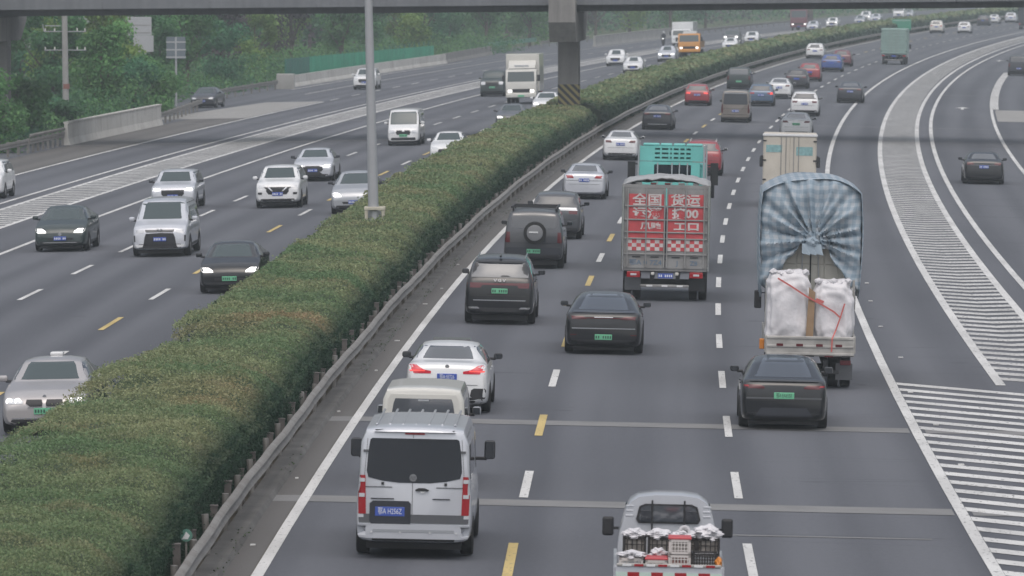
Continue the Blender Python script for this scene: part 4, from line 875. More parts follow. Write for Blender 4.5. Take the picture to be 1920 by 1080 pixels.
c.xz('tail_accent', TAIL, 'rear', [(.625, .80, .93), (.65, .82, .92)], mirror=True, off=.014, nx=4); c.xz('duck_tail', P_BLACK, 'rear', [(.705, .78), (.735, .76)], off=.04, nx=9); c.xz('crease_highlight', P_GREY, 'rear', [(.45, .86), (.475, .86)], off=.014, nx=9); c.xz('diffuser', P_DGREY, 'rear', [(.20, .66), (.24, .62), (.325, .52)], off=.02, nx=9)  # grey strip on the bumper crease is a painted highlight
car('sedan', 'black sedan alone on the right-hand ramp with a blue plate', 'sedan', 19.45, 285.8, 1, 4.9, 1.88, 1.47, P_BLACK, rl=TAILD, mm=P_BLACK).xz('trunk_chrome', CHR, 'rear', [(.60, .70), (.612, .70)], off=.012)
car('suv', 'dark grey suv cut by the right edge of the picture on the ramp', 'boxy', 23.3, 558, 1, 4.9, 1.98, 1.82, P_DGREY, n=30)
c = car('suv', 'red suv half hidden behind the teal truck', 'suv', 6.35, 289.0, 1, 4.5, 1.82, 1.66, P_RED, rl=TAIL, mm=P_WHITE)
for sx in (-.6, .6): MB().tube((sx, -1.5, 1.62), (sx, .5, 1.66), .03, .03, 8).build('roof_rail', P_WHITE, c.root)
# tan van
c = car('minivan', 'tan boxy minivan in the second lane beyond the red suv', 'van', 5.65, 383, 1, 4.6, 1.80, 2.0, P_TAN, rl=TAILD, cat='van', wr=.32, glass=LITE)
c.xz('window_frame', P_LGREY, 'rear', [(.90, .80), (.93, .78)], off=.012); c.xz('rear_bumper', P_TAN, 'rear', [(.17, .92), (.24, .94)], off=.08)
car('sedan', 'steel blue hatchback with one lit brake lamp right of the tan minivan', 'suv', 5.9, 426, 1, 4.3, 1.78, 1.54, P_NAVY, rl=TAIL, n=32).xz('lit_lamp', TAILON, 'rear', [(.53, .72, .94), (.64, .74, .95)], off=.016)
car('sedan', 'white sedan ahead of the steel blue hatchback', 'sedan', 6.4, 449.2, 1, 4.7, 1.80, 1.50, P_WHITE, n=32)
car('suv', 'dark suv ahead of the white sedan in the middle lane', 'suv', 6.4, 484.7, 1, 4.6, 1.80, 1.55, P_DGREY, n=30, detail=False)
car('hatchback', 'pinkish red hatchback behind the bright blue suv', 'suv', 6.35, 513, 1, 4.3, 1.82, 1.55, P_RED, rl=TAIL, n=30, detail=False)
car('suv', 'bright blue suv in the middle lane below the green box truck', 'suv', 6.4, 557, 1, 4.6, 1.92, 1.60, P_BLUE, n=30, detail=False)
car('suv', 'dark red suv partly hidden behind the bright blue suv', 'suv', 6.1, 585, 1, 4.6, 1.82, 1.60, P_DRED, n=28, detail=False)
car('minivan', 'dark green-grey people carrier beside the median above the tan minivan', 'boxy', 2.15, 478.3, 1, 4.8, 1.88, 1.68, P_GREEN, n=30, detail=False, plate='green', glass=LITE)
car('suv', 'white suv beside the median just left of the bright blue suv', 'suv', 1.4, 624.7, 1, 4.6, 1.86, 1.58, P_WHITE, n=28, detail=False)
c = car('suv', 'white suv with rounded tail in the third lane ahead of the white sedan', 'suv', 9.55, 401.5, 1, 4.5, 1.86, 1.62, P_WHITE, rl=TAILD, n=36)
car('sedan', 'white sedan directly ahead of the white box truck in the third lane', 'sedan', 10.0, 353.4, 1, 4.8, 1.86, 1.43, P_WHITE, rl=TAILD, plate='green', n=36)
car('sedan', 'black sedan straddling the right solid line in the distance', 'sedan', 11.75, 441, 1, 4.9, 1.90, 1.50, P_DGREY, n=36)
car('suv', 'white suv with red lamps in the far left lane near the small green sign', 'suv', 2.3, 842, 1, 4.6, 1.88, 1.80, P_CREAM, rl=TAIL, n=24, detail=False)
car('hatchback', 'white hatchback alone in the far middle lane', 'suv', 5.8, 847, 1, 4.3, 1.85, 1.62, P_WHITE, n=24, detail=False)
car('suv', 'dark blue suv far ahead near the upper right corner', 'suv', 2.4, 937, 1, 4.7, 1.88, 1.66, P_DGREY, n=24, detail=False)
car('sedan', 'white sedan tucked ahead of the far dark blue suv', 'sedan', 1.6, 970, 1, 4.7, 1.80, 1.45, P_WHITE, n=24, detail=False)
car('suv', 'pale silver suv at the far upper right before the dark truck', 'suv', 3.2, 985, 1, 4.7, 1.88, 1.68, P_SILVER, n=24, detail=False)

# ---- cars coming towards the camera
c = car('sedan', 'champagne sedan with ring headlights and green plate at the lower left behind the hedge', 'sedan', -6.35, 129.8, -1, 4.95, 1.87, 1.52, P_CHAMP, plate='green', fl=HEAD, mm=P_CHAMP, wr=.34, grl=False)
for sx in (-1, 1):
    for xx in (.60, .80): 
        p = c.hit('front', sx * xx * .935, .478 * 1.52)[0]; o = MB().lathe([(-.02, .07), (.02, .07), (.02, .045), (-.02, .045)], (0, 0, 0), 18).build('light_ring', HEADON, c.root); o.rotation_euler = (0, 0, math.pi / 2); o.location = (p.x, p.y + .01, p.z)
c.xz('grille', BLK, 'front', [(.405, .05, .32), (.45, .035, .42), (.50, .06, .40)], mirror=True, off=.016); c.xz('grille_surround', CHR, 'front', [(.385, .04, .36), (.398, .04, .38)], mirror=True, off=.02); c.xz('bumper_blade', CHR, 'front', [(.235, .72), (.25, .74)], off=.02, nx=11)
MB().disc_y((0, 0), .04, -.01, .02).build('emblem', CHR, c.root).location = (0, c.hit('front', 0, .535 * 1.52)[0].y, .535 * 1.52)
MB().rbox(-.14, .14, -.7, -.4, 1.50, 1.585, .03).build('roof_sensor', P_WHITE, c.root)
c.side('door_post', P_CHAMP, [(.71, .445, .465), (.93, .445, .465)], .012, 3)
c = car('sedan', 'black fastback sedan with lit headlights and green plate half behind the hedge', 'fastback', -6.6, 185.0, -1, 4.72, 1.86, 1.50, P_BLACK, plate='green', fl=HEADON, mm=P_BLACK)
c = car('minivan', 'silver people carrier with large black trapezoid grille and blue plate', 'mpv', -11.0, 209.5, -1, 5.2, 1.94, 1.93, P_SILVER, fl=P_LGREY, mm=P_SILVER, wr=.36, cat='van', text=None)
c.xz('grille_bar', P_DGREY, 'front', [(.445, .50), (.48, .52)], off=.016, nx=9); MB().prism([(-.10, .03), (0, -.045), (.10, .03), (.05, .05), (0, .02), (-.05, .05)], -.02, .02).build('emblem', CHR, c.root).location = (0, c.hit('front', 0, .88)[0].y + .012, .905)
c.xz('bumper_flare', P_WHITE, 'front', [(.17, .62, .90), (.215, .58, .93)], mirror=True, off=.02); c.xz('air_slit', BLK, 'front', [(.27, .86, .91), (.38, .87, .92)], mirror=True, off=.014, nx=3)
c = car('sedan', 'black sedan with white lit headlights in the outer lane at the far left', 'fastback', -15.0, 214.6, -1, 4.9, 1.86, 1.55, P_GREEN, fl=HEADON, mm=P_GREEN, text=None)
c.xz('chrome_strip', CHR, 'front', [(.20, .62), (.215, .64)], off=.02, nx=11); MB().disc_y((0, 0), .06, -.01, .015).build('emblem', CHR, c.root).location = (0, c.hit('front', 0, .62)[0].y, .62)
c = car('suv', 'pale silver suv right behind the silver people carrier', 'suv', -14.6, 250.8, -1, 4.7, 1.86, 1.58, P_SILVER, fl=HEADON, mm=P_DGREY)
c = car('suv', 'white suv with black V-shaped grille and blue plate in the middle lane', 'suv', -10.25, 250.2, -1, 4.5, 1.84, 1.70, P_WHITE, fl=HEAD, mm=P_WHITE, wr=.36)
c.xz('grille', BLK, 'front', [(.33, .30), (.42, .42), (.505, .62)], off=.014, nx=9); c.xz('grille_v', CHR, 'front', [(.40, .18, .24), (.50, .36, .44)], mirror=True, off=.022, nx=3); c.xz('fog_recess', BLK, 'front', [(.33, .70, .86), (.38, .68, .88)], mirror=True, off=.014)
c = car('sedan', 'silver sedan with spindle grille following behind the white V-grille suv', 'sedan', -11.3, 280.8, -1, 4.95, 1.87, 1.48, P_SILVER, fl=HEADON, mm=P_DGREY)
c.xz('grille', BLK, 'front', [(.22, .50), (.33, .28), (.48, .36)], off=.014, nx=9)
c = car('sedan', 'pale silver fastback sedan partly hidden by the lamp post', 'fastback', -6.55, 242, -1, 4.75, 1.86, 1.68, P_LGREY, fl=HEADON, mm=P_DGREY)
c = car('minivan', 'small white minibus with twin grilles behind the lamp post', 'van', -11.1, 334.7, -1, 4.5, 1.76, 1.98, P_WHITE, fl=HEAD, cat='van', plate='green', wr=.31)
c.xz('grille', BLK, 'front', [(.385, .08, .40), (.425, .08, .42)], mirror=True, off=.016, nx=5)
car('sedan', 'white sedan with lit nose half sunk behind the hedge near the white minibus', 'sedan', -6.6, 304, -1, 4.7, 1.80, 1.52, P_WHITE, fl=HEAD, mm=P_WHITE, plate=None)
car('sedan', 'dark sedan with lit headlight at the hedge in front of the white truck', 'sedan', -7.3, 367, -1, 4.8, 1.82, 1.42, P_GREY, fl=HEADON, n=34)
car('suv', 'dark green suv with green plate beside the white box truck', 'boxy', -15.4, 458.7, -1, 4.8, 1.86, 1.92, P_GREEN, plate='green', n=32)
car('sedan', 'white sedan emerging from behind the hedge right of the white truck', 'sedan', -7.4, 402, -1, 4.7, 1.80, 1.38, P_WHITE, n=32, fl=HEADON)
car('suv', 'white suv alone on the upper merging road left of the lamp post', 'suv', -28.95, 494.9, -1, 4.6, 1.87, 1.72, P_WHITE, n=34)
car('suv', 'white suv cut off by the left picture edge on the outer lane', 'suv', -24.5, 266, -1, 4.6, 1.86, 1.68, P_WHITE, mm=P_WHITE)
car('sedan', 'dark blue sedan joining from the ramp beside the left trees', 'sedan', -34.3, 437, -1, 4.7, 1.82, 1.48, P_DGREY, yaw=-0.05, n=36)
car('suv', 'white suv beyond the pier in the left carriageway', 'suv', -16.0, 591, -1, 4.6, 1.84, 1.60, P_WHITE, n=28, detail=False)
car('sedan', 'white sedan beyond the pier right beside the far hedge', 'sedan', -11.1, 550, -1, 4.7, 1.82, 1.46, P_WHITE, n=28, detail=False)
car('sedan', 'silver sedan with lit headlights left of the orange truck', 'sedan', -12.7, 612, -1, 4.8, 1.86, 1.60, P_SILVER, fl=HEADON, n=28, detail=False)
car('suv', 'dark suv with round lit headlights right of the orange truck', 'boxy', -16.7, 745, -1, 4.8, 1.9, 1.70, P_GREY, fl=HEADON, n=26, detail=False)
car('sedan', 'white car with flat roof right of the far dark suv', 'suv', -14.4, 747, -1, 4.6, 1.85, 1.48, P_WHITE, n=26, detail=False)
car('sedan', 'white car roof peeking over the hedge right of the orange truck', 'sedan', -12.2, 690, -1, 4.6, 1.8, 1.42, P_WHITE, n=26, detail=False)
car('sedan', 'silver car beside the red truck in the distance', 'sedan', -19.1, 890, -1, 4.6, 1.8, 1.45, P_SILVER, n=24, detail=False)
car('sedan', 'white car with bright headlight right of the red truck', 'suv', -20.4, 934, -1, 4.6, 1.84, 1.55, P_WHITE, fl=HEADON, n=24, detail=False)
car('sedan', 'pale car just left of the tall far white suv', 'sedan', -20.6, 980, -1, 4.6, 1.8, 1.45, P_LGREY, n=24, detail=False)
car('suv', 'tall white suv with lit headlights in the far distance', 'suv', -23.6, 1019, -1, 4.8, 1.95, 1.85, P_WHITE, fl=HEADON, n=24, detail=False)
car('sedan', 'dull silver car right of the tall far white suv', 'sedan', -21.6, 1016, -1, 4.6, 1.8, 1.45, P_SILVER, n=24, detail=False)
car('minibus', 'white minibus in the far distance near the small green sign', 'van', -24.9, 1087, -1, 5.6, 2.0, 2.35, P_WHITE, n=24, detail=False, cat='van')
car('sedan', 'small silver car right of the far white minibus', 'sedan', -24.0, 1095, -1, 4.6, 1.8, 1.5, P_LGREY, n=24, detail=False)
car('sedan', 'farthest white car on the left carriageway beside the far hedge', 'suv', -29, 1270, -1, 4.6, 1.85, 1.7, P_WHITE, n=20, detail=False)

# ------------------------------------------------------------------ vans, trucks and loads
def rows_sym(*r): return list(r)
# silver van in the foreground
v = Car('passenger_van', 'silver panel van with black rear window and blue plate in the foreground', 'van', 'van', 5.3, 1.95, 2.24, P_SILVER, 50, 'vans and trucks on the expressway')
v.xz('rear_window', GLASS, 'rear', [(.572, .26), (.585, .55), (.61, .79), (.66, .82), (.80, .80), (.895, .765), (.905, .73)], nx=13)
v.xz('windscreen', WSC, 'front', FWIN['van'])
for rows in SIDEW['van']: v.side('side_window', GLASS, rows)
v.xz('door_seam', BLK, 'rear', [(.29, -.032, -.024), (.57, -.032, -.024)], nx=2, off=.006); v.xz('door_seam', BLK, 'rear', [(.91, -.032, -.024), (.945, -.032, -.024)], nx=2, off=.006)
for f in (-1, 1): v.xz('door_seam', P_GREY, 'rear', [(.30, f * .845 - .004, f * .845 + .004), (.60, f * .86 - .004, f * .86 + .004), (.90, f * .81 - .004, f * .81 + .004)], nx=2, off=.005)
for sx in (1, -1):
    R = lambda a, b: (min(sx * a, sx * b), max(sx * a, sx * b))
    tl = v.xz('tail_light', TAIL, 'rear', [(.335, *R(.82, .95)), (.48, *R(.83, .96)), (.625, *R(.84, .96))], off=.016, nx=4)
    for z in (.575, .462): v.xz('white_lens', HEAD, 'rear', [(z, *R(.845, .945)), (z + .028, *R(.848, .945))], tl, off=.024, nx=4)
    v.xz('reverse_lens', HEAD, 'rear', [(.308, *R(.86, .95)), (.332, *R(.864, .954))], tl, off=.016, nx=4)
    v.xz('hinge', P_GREY, 'rear', [(.80, *R(.80, .88)), (.818, *R(.80, .88))], off=.03, nx=3)
    v.xz('panel_crease', P_GREY, 'rear', [(.535, *R(.38, .84)), (.542, *R(.38, .84))], off=.008, nx=9)
    v.xz('wiper_pivot', BLK, 'rear', [(.555, *R(.52, .565)), (.575, *R(.52, .565))], off=.02, nx=3)
v.xz('lower_band', P_GREY, 'rear', [(.268, .94), (.32, .95), (.335, .93)], nx=11, off=.01)
v.xz('plate_recess', P_DGREY, 'rear', [(.255, -.72, -.06), (.28, -.76, -.05), (.415, -.76, -.05), (.435, -.70, -.09)], off=.018, nx=7)
v.plate('rear', .355 * 2.24, -.40, 'blue', '鄂A H256Z', .50, .16)
v.xz('rear_bumper', P_SILVER, 'rear', [(.155, .965), (.175, .985), (.235, .985), (.262, .95)], off=.085, nx=13)
v.xz('bumper_step', P_LGREY, 'rear', [(.205, .70), (.225, .70)], off=.092, nx=9)
for x in (-.70, -.22, .28, .72): MB().disc_y((x, .455), .016, -2.76, -2.745, 10).build('parking_sensor', P_WHITE, v.root)
v.xz('exhaust_guard', BLK, 'rear', [(.135, .70), (.155, .72)], off=.02, nx=5)
v.xz('brake_light', TAIL, 'rear', [(.936, -.17, .17), (.948, -.17, .17)], off=.02, nx=5)
v.xz('rear_spoiler', P_SILVER, 'rear', [(.955, .70), (.985, .68)], off=.06, nx=9)
hd = v.xz('door_handle', BLK, 'rear', [(.512, .03, .24), (.522, .02, .26), (.535, .08, .18)], off=.035, nx=5); v.xz('keyhole_plate', P_WHITE, 'rear', [(.500, .12, .18), (.512, .11, .19)], hd, off=.03, nx=3)
for x0, x1, z in ((-.74, -.34, .447), (.32, .62, .449)): v.xz('model_badge', P_DGREY, 'rear', [(z, x0, x1), (z + .008, x0, x1)], off=.014, nx=4)
yw = v.hit('rear', 0, 1.36)[0].y - .02
em = MB().lathe([(-.008, .062), (.008, .062), (.008, .050), (-.008, .050)], (0, 0, 0), 22).build('emblem', CHR, v.root); em.rotation_euler = (0, 0, math.pi / 2); em.location = (-.02, yw, 1.37)
for k in range(3): MB().add([(-.03 + k * .015, -.004, .02), (-.018 + k * .015, -.004, .02), (.004 + k * .006, -.004, -.03), (-.006 + k * .006, -.004, -.03)], [(0, 1, 2, 3)]).build('emblem_bar', CHR, v.root).location = (-.02, yw, 1.37)
for k in range(7): MB().rbox(-.66 + k * .22 - .02, -.66 + k * .22 + .02, -2.2, 1.2, 2.212, 2.241, .008, 1).build('roof_rib', P_SILVER, v.root)
v.xz('headlight', HEAD, 'front', FL['van'], mirror=True); v.xz('grille', BLK, 'front', GRL['van'])
MB().box(-.8, .8, -2.3, 2.3, .14, .5).build('underbody', BLK, v.root); v.wheels(.34, 1.0, .95); v.mirrors(.80, .60, BLK, (.19, .12, .33), .14)
v.place(2.42, 103.4, 1)
# cream minivan between the silver van and the white sedan
v = Car('minivan', 'cream minivan boxed in between the silver van and the white sedan', 'van', 'van', 4.1, 1.66, 1.96, P_CREAM, 46, 'vans and trucks on the expressway')
v.xz('window_surround', P_CREAM, 'rear', [(.55, .82), (.60, .86), (.88, .80), (.925, .74)], off=.02, nx=11)
v.xz('rear_window', LITE, 'rear', [(.575, .70), (.62, .76), (.84, .68), (.885, .64)], off=.026, nx=11); v.xz('brake_light', P_LGREY, 'rear', [(.862, -.12, .12), (.878, -.12, .12)], off=.034, nx=3)
v.xz('windscreen', WSC, 'front', FWIN['van'])
for rows in SIDEW['van']: v.side('side_window', GLASS, rows)
v.xz('tail_light', TAIL, 'rear', RL['van'], mirror=True); v.xz('headlight', HEAD, 'front', FL['van'], mirror=True); v.xz('rear_bumper', P_CREAM, 'rear', [(.16, .95), (.25, .95)], off=.07)
v.plate('rear', .72, 0, 'blue'); v.wheels(.29, .8, .75); v.mirrors(.80, .60, P_LGREY, (.17, .12, .17), .05)
v.xz('wiper', BLK, 'rear', [(.585, -.10, .34), (.592, -.04, .30)], off=.04, nx=4); v.place(2.1, 116.6, 1, oh=.8)

def lorry(name, label, off, Y, d, L, oh=1.1, group='vans and trucks on the expressway', cat='truck'):
    r = thing(name, label, cat, group=group); Yc = Y + L / 2 - oh; p = P(off, Yc); r.location = (p.x, p.y, p.z + .012)
    r.rotation_euler = (0, .02, -head(Yc) + (math.pi if d < 0 else 0)); return r
def twheels(r, L, W, rad=.42, ra=1.3, fa=1.1, dual=True, n=18):
    for y, du in ((-L / 2 + ra, dual), (L / 2 - fa, False)):
        for sd in (1, -1):
            x = sd * (W / 2 - .06)
            for k in range(2 if du else 1):
                o = MB().lathe([(-.12, rad * .88), (-.10, rad), (.10, rad), (.12, rad * .9), (.12, rad * .6), (.06, rad * .55)] if sd > 0 else [(.12, rad * .88), (.10, rad), (-.10, rad), (-.12, rad * .9), (-.12, rad * .6), (-.06, rad * .55)], (0, 0, 0), n).build('wheel', RUB, r, True); recalc(o.data); o.location = (x - sd * (.12 + .29 * k), y, rad)
                if k == 0: q = MB().lathe([(sd * .05, rad * .55), (sd * .09, rad * .5), (sd * .04, rad * .2)], (0, 0, 0), 14).build('rim', RIM, o); recalc(q.data)
def chassis(r, L, W, z=.62):
    for sx in (-.38, .38): MB().box(sx - .06, sx + .06, -L / 2 + .15, L / 2 - .3, z, z + .2).build('frame_rail', BLK, r)
    MB().box(-W * .36, W * .36, -L / 2 + .9, -L / 2 + 1.05, z - .25, z).build('cross_member', BLK, r); MB().tube((-.7, -L / 2 + 1.3, .45), (.7, -L / 2 + 1.3, .45), .09, .09, 10).build('axle', BLK, r)
def cab(r, L, W, z0, z1, m, ln=1.75, lamp=HEAD, tint=WSC):
    y0, y1 = L / 2 - ln, L / 2; zm = z0 + .50 * (z1 - z0)
    bm = bmesh.new(); poly = [(y0, z0), (y0, z1 - .08), (y0 + .1, z1), (y1 - .42, z1), (y1 - .30, z1 - .06), (y1 - .03, zm), (y1, zm - .15), (y1, z0)]
    me = MB().prism_x(poly, -W / 2, W / 2).mesh('cab', m); bm.from_mesh(me); bmesh.ops.recalc_face_normals(bm, faces=bm.faces); bmesh.ops.bevel(bm, geom=list(bm.edges), offset=.05, segments=2, affect='EDGES'); bm.to_mesh(me); bm.free(); smooth_by_angle(me); c = link('cab', me, r)
    def slope(part, m_, x0, x1, fa, fb, e=.012):
        za, zb = zm + (z1 - .06 - zm) * fa, zm + (z1 - .06 - zm) * fb; ya, yb = y1 - .03 - .27 * fa, y1 - .03 - .27 * fb
        return MB().add([(x0, ya + e, za), (x1, ya + e, za), (x1 * .97, yb + e, zb), (x0 * .97, yb + e, zb), (x0, ya - .02, za), (x1, ya - .02, za), (x1 * .97, yb - .02, zb), (x0 * .97, yb - .02, zb)], [(0, 1, 2, 3), (0, 4, 5, 1), (1, 5, 6, 2), (2, 6, 7, 3), (3, 7, 4, 0)]).build(part, m_, c)
    slope('windscreen', tint, -W * .44, W * .44, .04, .86)
    for sd in (1, -1):
        x = sd * W / 2; MB().prism_x([(y0 + .35, zm + .02), (y0 + .35, z1 - .2), (y1 - .42, z1 - .2), (y1 - .16, zm + .02)], min(x - sd * .01, x + sd * .012), max(x - sd * .01, x + sd * .012)).build('door_window', GLASS, c)
        MB().rbox(sd * W * .36 - .14, sd * W * .36 + .14, y1 - .05, y1 + .03, z0 + .16, z0 + .36, .03).build('headlight', lamp, c)
        a = MB().rbox(x + sd * .17 - .09, x + sd * .17 + .09, y1 - .25, y1 - .12, zm + .05, zm + .50, .03).build('mirror', BLK, r); MB().box(min(x, x + sd * .15), max(x, x + sd * .15), y1 - .2, y1 - .17, zm + .42, zm + .45).build('mirror_arm', BLK, a)
    MB().box(-W * .28, W * .28, y1 - .02, y1 + .015, z0 + .18, z0 + .42).build('grille', BLK, c); MB().rbox(-W / 2, W / 2, y1 - .2, y1 + .07, z0 - .18, z0 + .10, .05).build('bumper', m, r)
    return c
def plate_box(r, x, y, z, m=PLB, w=.44, h=.14, marks=True, sg=-1):
    o = MB().box(x - w / 2, x + w / 2, y - .012, y + .012, z - h / 2, z + h / 2).build('number_plate', m, r)
    if marks:
        mb = MB()
        for k in (0, 1, 3, 4, 5, 6): mb.box(x - .18 + k * .06 - .018, x - .18 + k * .06 + .018, y + sg * .015 - .003, y + sg * .015 + .003, z - .035, z + .035)
        mb.build('lettering', PLW, o)['kind'] = 'stuff'
    return o

# ---- stake truck with the red banner
GREYM = mat('dirty_grey_steel', (0.30, 0.30, 0.30), 0.7, col2=(0.21, 0.205, 0.20), scale=2.5); REDB = mat('red_banner', (0.54, 0.075, 0.085), 0.65, var=.25, scale=3); WB = mat('white_banner_print', (0.60, 0.55, 0.54), 0.65, var=.2, scale=5)
BLUEW = mat('blue_marker_writing', (0.10, 0.17, 0.26), 0.8); TARPG = mat('grey_tarp', (0.36, 0.37, 0.38), 0.7, var=.2, scale=1.5, bump=.5, bscale=3)
L, W = 6.6, 2.62
r = lorry('stake_truck', 'grey stake truck with red lettered banner on its rear doors', 6.5, 183.1, 1, L, 1.15); yr = -L / 2
twheels(r, L, W, .42, 1.3); chassis(r, L, W)
MB().box(-W / 2, W / 2, yr, yr + 4.6, .90, 1.0).build('bed_floor', GREYM, r)
for sx in (-1, 1): MB().box(sx * W / 2 - (.05 if sx > 0 else 0), sx * W / 2 + (0 if sx > 0 else .05), yr + .05, yr + 4.6, 1.0, 3.38).build('side_wall', GREYM, r)
for sx in (-1, 1):
    dr = MB().box(.015 if sx > 0 else -W / 2 + .06, W / 2 - .06 if sx > 0 else -.015, yr - .03, yr + .03, .98, 3.36).build('rear_door', GREYM, r)
    x0, x1 = (.04, 1.13) if sx > 0 else (-1.13, -.04)
    MB().box(x0, x1, yr - .045, yr - .032, 1.88, 3.18).build('red_panel', REDB, dr)
    ck = MB()
    for i in range(8):
        for j in range(3):
            if (i + j) % 2 == 0: ck.box(x0 + i * .136, x0 + i * .136 + .136, yr - .05, yr - .046, 1.50 + j * .11, 1.61 + j * .11)
    MB().box(x0, x1, yr - .045, yr - .032, 1.50, 1.83).build('red_check_base', REDB, dr); ck.build('white_checks', WB, dr)
    for z in (2.82, 2.42, 2.05, 1.86, 1.40): MB().rbox(x0 - .1, x1 + .1, yr - .085, yr - .05, z - .022, z + .022, .01, 1).build('door_bar', GREYM, dr)
    for f in (.0, .5, 1.0): xx = x0 + (x1 - x0) * f; MB().rbox(xx - .022, xx + .022, yr - .09, yr - .052, 1.0, 3.34, .01, 1).build('door_post', GREYM, dr)
    for f in (.25, .75): xx = x0 + (x1 - x0) * f; MB().box(xx - .12, xx + .12, yr - .05, yr - .031, 1.30, 1.33).build('latch', BLK, dr)
    MB().tube((sx * 1.27, yr - .06, .92), (sx * 1.27, yr - .06, 3.42), .035, .035, 8).build('corner_pole', CHR, r)
    MB().rbox(sx * .93 - .2, sx * .93 + .2, yr - .04, yr + .06, .70, .88, .02).build('tail_light', TAIL, r); MB().rbox(sx * .93 - .09, sx * .93 + .09, yr - .05, yr - .03, .76, .82, .01).build('white_lens', HEAD, r)
    MB().box(sx * .95 - .24, sx * .95 + .24, yr + .45, yr + .47, .30, .70).build('mud_flap', BLK if sx > 0 else P_GREY, r); MB().rbox(sx * .36 - .055, sx * .36 + .055, yr + .0, yr + .08, .77, .87, .03).build('reverse_lamp', P_CREAM, r)
text_rear('全国', -.56, yr - .055, 2.99, .37, WB, r, 'banner_text', 1.2, bold=.008); text_rear('货运', .57, yr - .055, 2.99, .37, WB, r, 'banner_text', 1.2, bold=.008)
text_rear('运满', -.56, yr - .055, 2.60, .36, WB, r, 'banner_text', 1.2, bold=.012); text_rear('捷00', .57, yr - .055, 2.60, .34, WB, r, 'banner_text', 1.15, bold=.012)
text_rear('风驰', -.45, yr - .055, 2.22, .22, WB, r, 'banner_text', 1.4, bold=.006); text_rear('工口', .62, yr - .055, 2.22, .26, WB, r, 'banner_text', 1.5, bold=.010)
text_rear('鄂A 0', -.80, yr - .034, 1.14, .20, BLUEW, r, 'painted_number', 1.1); text_rear('7Z4', -.28, yr - .034, 1.14, .20, BLUEW, r, 'painted_number', 1.1); text_rear('J', .36, yr - .034, 1.14, .20, BLUEW, r, 'painted_number'); text_rear('Z8', .85, yr - .034, 1.14, .18, BLUEW, r, 'painted_number', 1.1)
MB().box(-W / 2, W / 2, yr - .04, yr + .06, 3.36, 3.46).build('top_rail', GREYM, r); plate_box(r, .02, yr + .02, .76)
MB().rbox(-.72, .72, yr - .02, yr + .06, .42, .50, .02).build('underrun_bar', GREYM, r)
for x in (-.45, 0, .45): MB().box(x - .09, x + .09, yr - .026, yr - .021, .435, .485).build('reflective_strip', P_WHITE, r)
def arch(name, m, parent, x0, x1, y0, y1, z, rise, nx=18, ny=20, rough=.03, seed=5):
    vs = []; fs = []; rr = random.Random(seed)
    for j in range(ny + 1):
        for i in range(nx + 1):
            u = i / nx; vs.append((x0 + (x1 - x0) * u, y0 + (y1 - y0) * j / ny, z + rise * math.sin(math.pi * u) ** .7 * (.8 + .2 * math.cos(j * .9)) + rr.uniform(-rough, rough)))
    n = nx + 1
    for j in range(ny):
        for i in range(nx): fs.append((j * n + i, j * n + i + 1, (j + 1) * n + i + 1, (j + 1) * n + i))
    o = link(name, MB().add(vs, fs).mesh(name, m), parent); o.modifiers.new('solid', 'SOLIDIFY').thickness = .03
    for p in o.data.polygons: p.use_smooth = True
    return o
arch('roof_tarp', TARPG, r, -1.30, 1.30, yr + .02, yr + 4.6, 3.44, .22); cab(r, L, 2.1, .75, 2.6, P_NAVY)
for k in range(5): MB().rbox(-.9 + k * .42, -.72 + k * .42, yr + .06, yr + .2, 3.46, 3.52, .02).build('rope_hook', TAILD if k in (1, 2) else GREYM, r)

# ---- teal truck ahead of it
L, W = 9.6, 2.35
r = lorry('stake_truck', 'teal high-cab truck with slotted headboard and bare corner poles', 6.45, 199.5, 1, L, 1.2); yr = -L / 2; yc = yr + 7.6
twheels(r, L, W, .48, 1.5); chassis(r, L, W); MB().box(-W / 2, W / 2, yr, yc - .1, 1.0, 1.12).build('bed_floor', P_TEAL, r)
for sx in (-1, 1): MB().box(sx * W / 2 - .03, sx * W / 2 + .03, yr, yc - .1, 1.12, 1.75).build('side_board', P_TEAL, r)
for sx in (-1, 1):
    for y in (yr + .1, yr + 3.7, yc - .3): MB().tube((sx * 1.16, y, 1.0), (sx * 1.13, y, 3.95 if y > yr + 5 else 2.4), .035, .03, 8).build('corner_pole', P_LGREY, r)
MB().rbox(1.02, 1.09, yc - .35, yc - .28, 1.0, 3.95, .02).build('corner_pole', P_LGREY, r)
cb = cab(r, L, 2.3, .8, 3.3, P_TEAL, 1.9)
# headboard: posts, lower window openings and slotted upper wall
hb = MB()
for x in (-1.1, -.62, -.36, .36, .62, 1.1): pass
MB().box(-1.1, -.62, yc - .06, yc, 1.1, 3.36).build('headboard_panel', P_TEAL, r); MB().box(.62, .92, yc - .06, yc, 1.1, 3.36).build('headboard_panel', P_TEAL, r)
MB().box(-.62, .62, yc - .06, yc, 1.1, 2.78).build('headboard_panel', P_TEAL, r); MB().box(-.62, .62, yc - .06, yc, 3.26, 3.36).build('headboard_panel', P_TEAL, r)
MB().rbox(-.62, .62, yc - .03, yc - .01, 2.78, 3.26, .01, 1).build('cab_rear_window', GLASS, r)
for x in (-.50, -.02, .23, .50): MB().box(x - .022, x + .022, yc - .10, yc - .062, 2.6, 3.33).build('window_bar', P_LGREY if x != .0 else P_TEAL, r)
MB().box(-1.1, -.66, yc - .06, yc, 3.38, 3.88).build('deflector_panel', P_TEAL, r); MB().box(.66, 1.08, yc - .06, yc, 3.38, 3.88).build('deflector_panel', P_TEAL, r)
for k in range(4): MB().box(-.655, .655, yc - .06, yc, 3.38 + k * .145, 3.46 + k * .145).build('slat', P_TEAL, r)
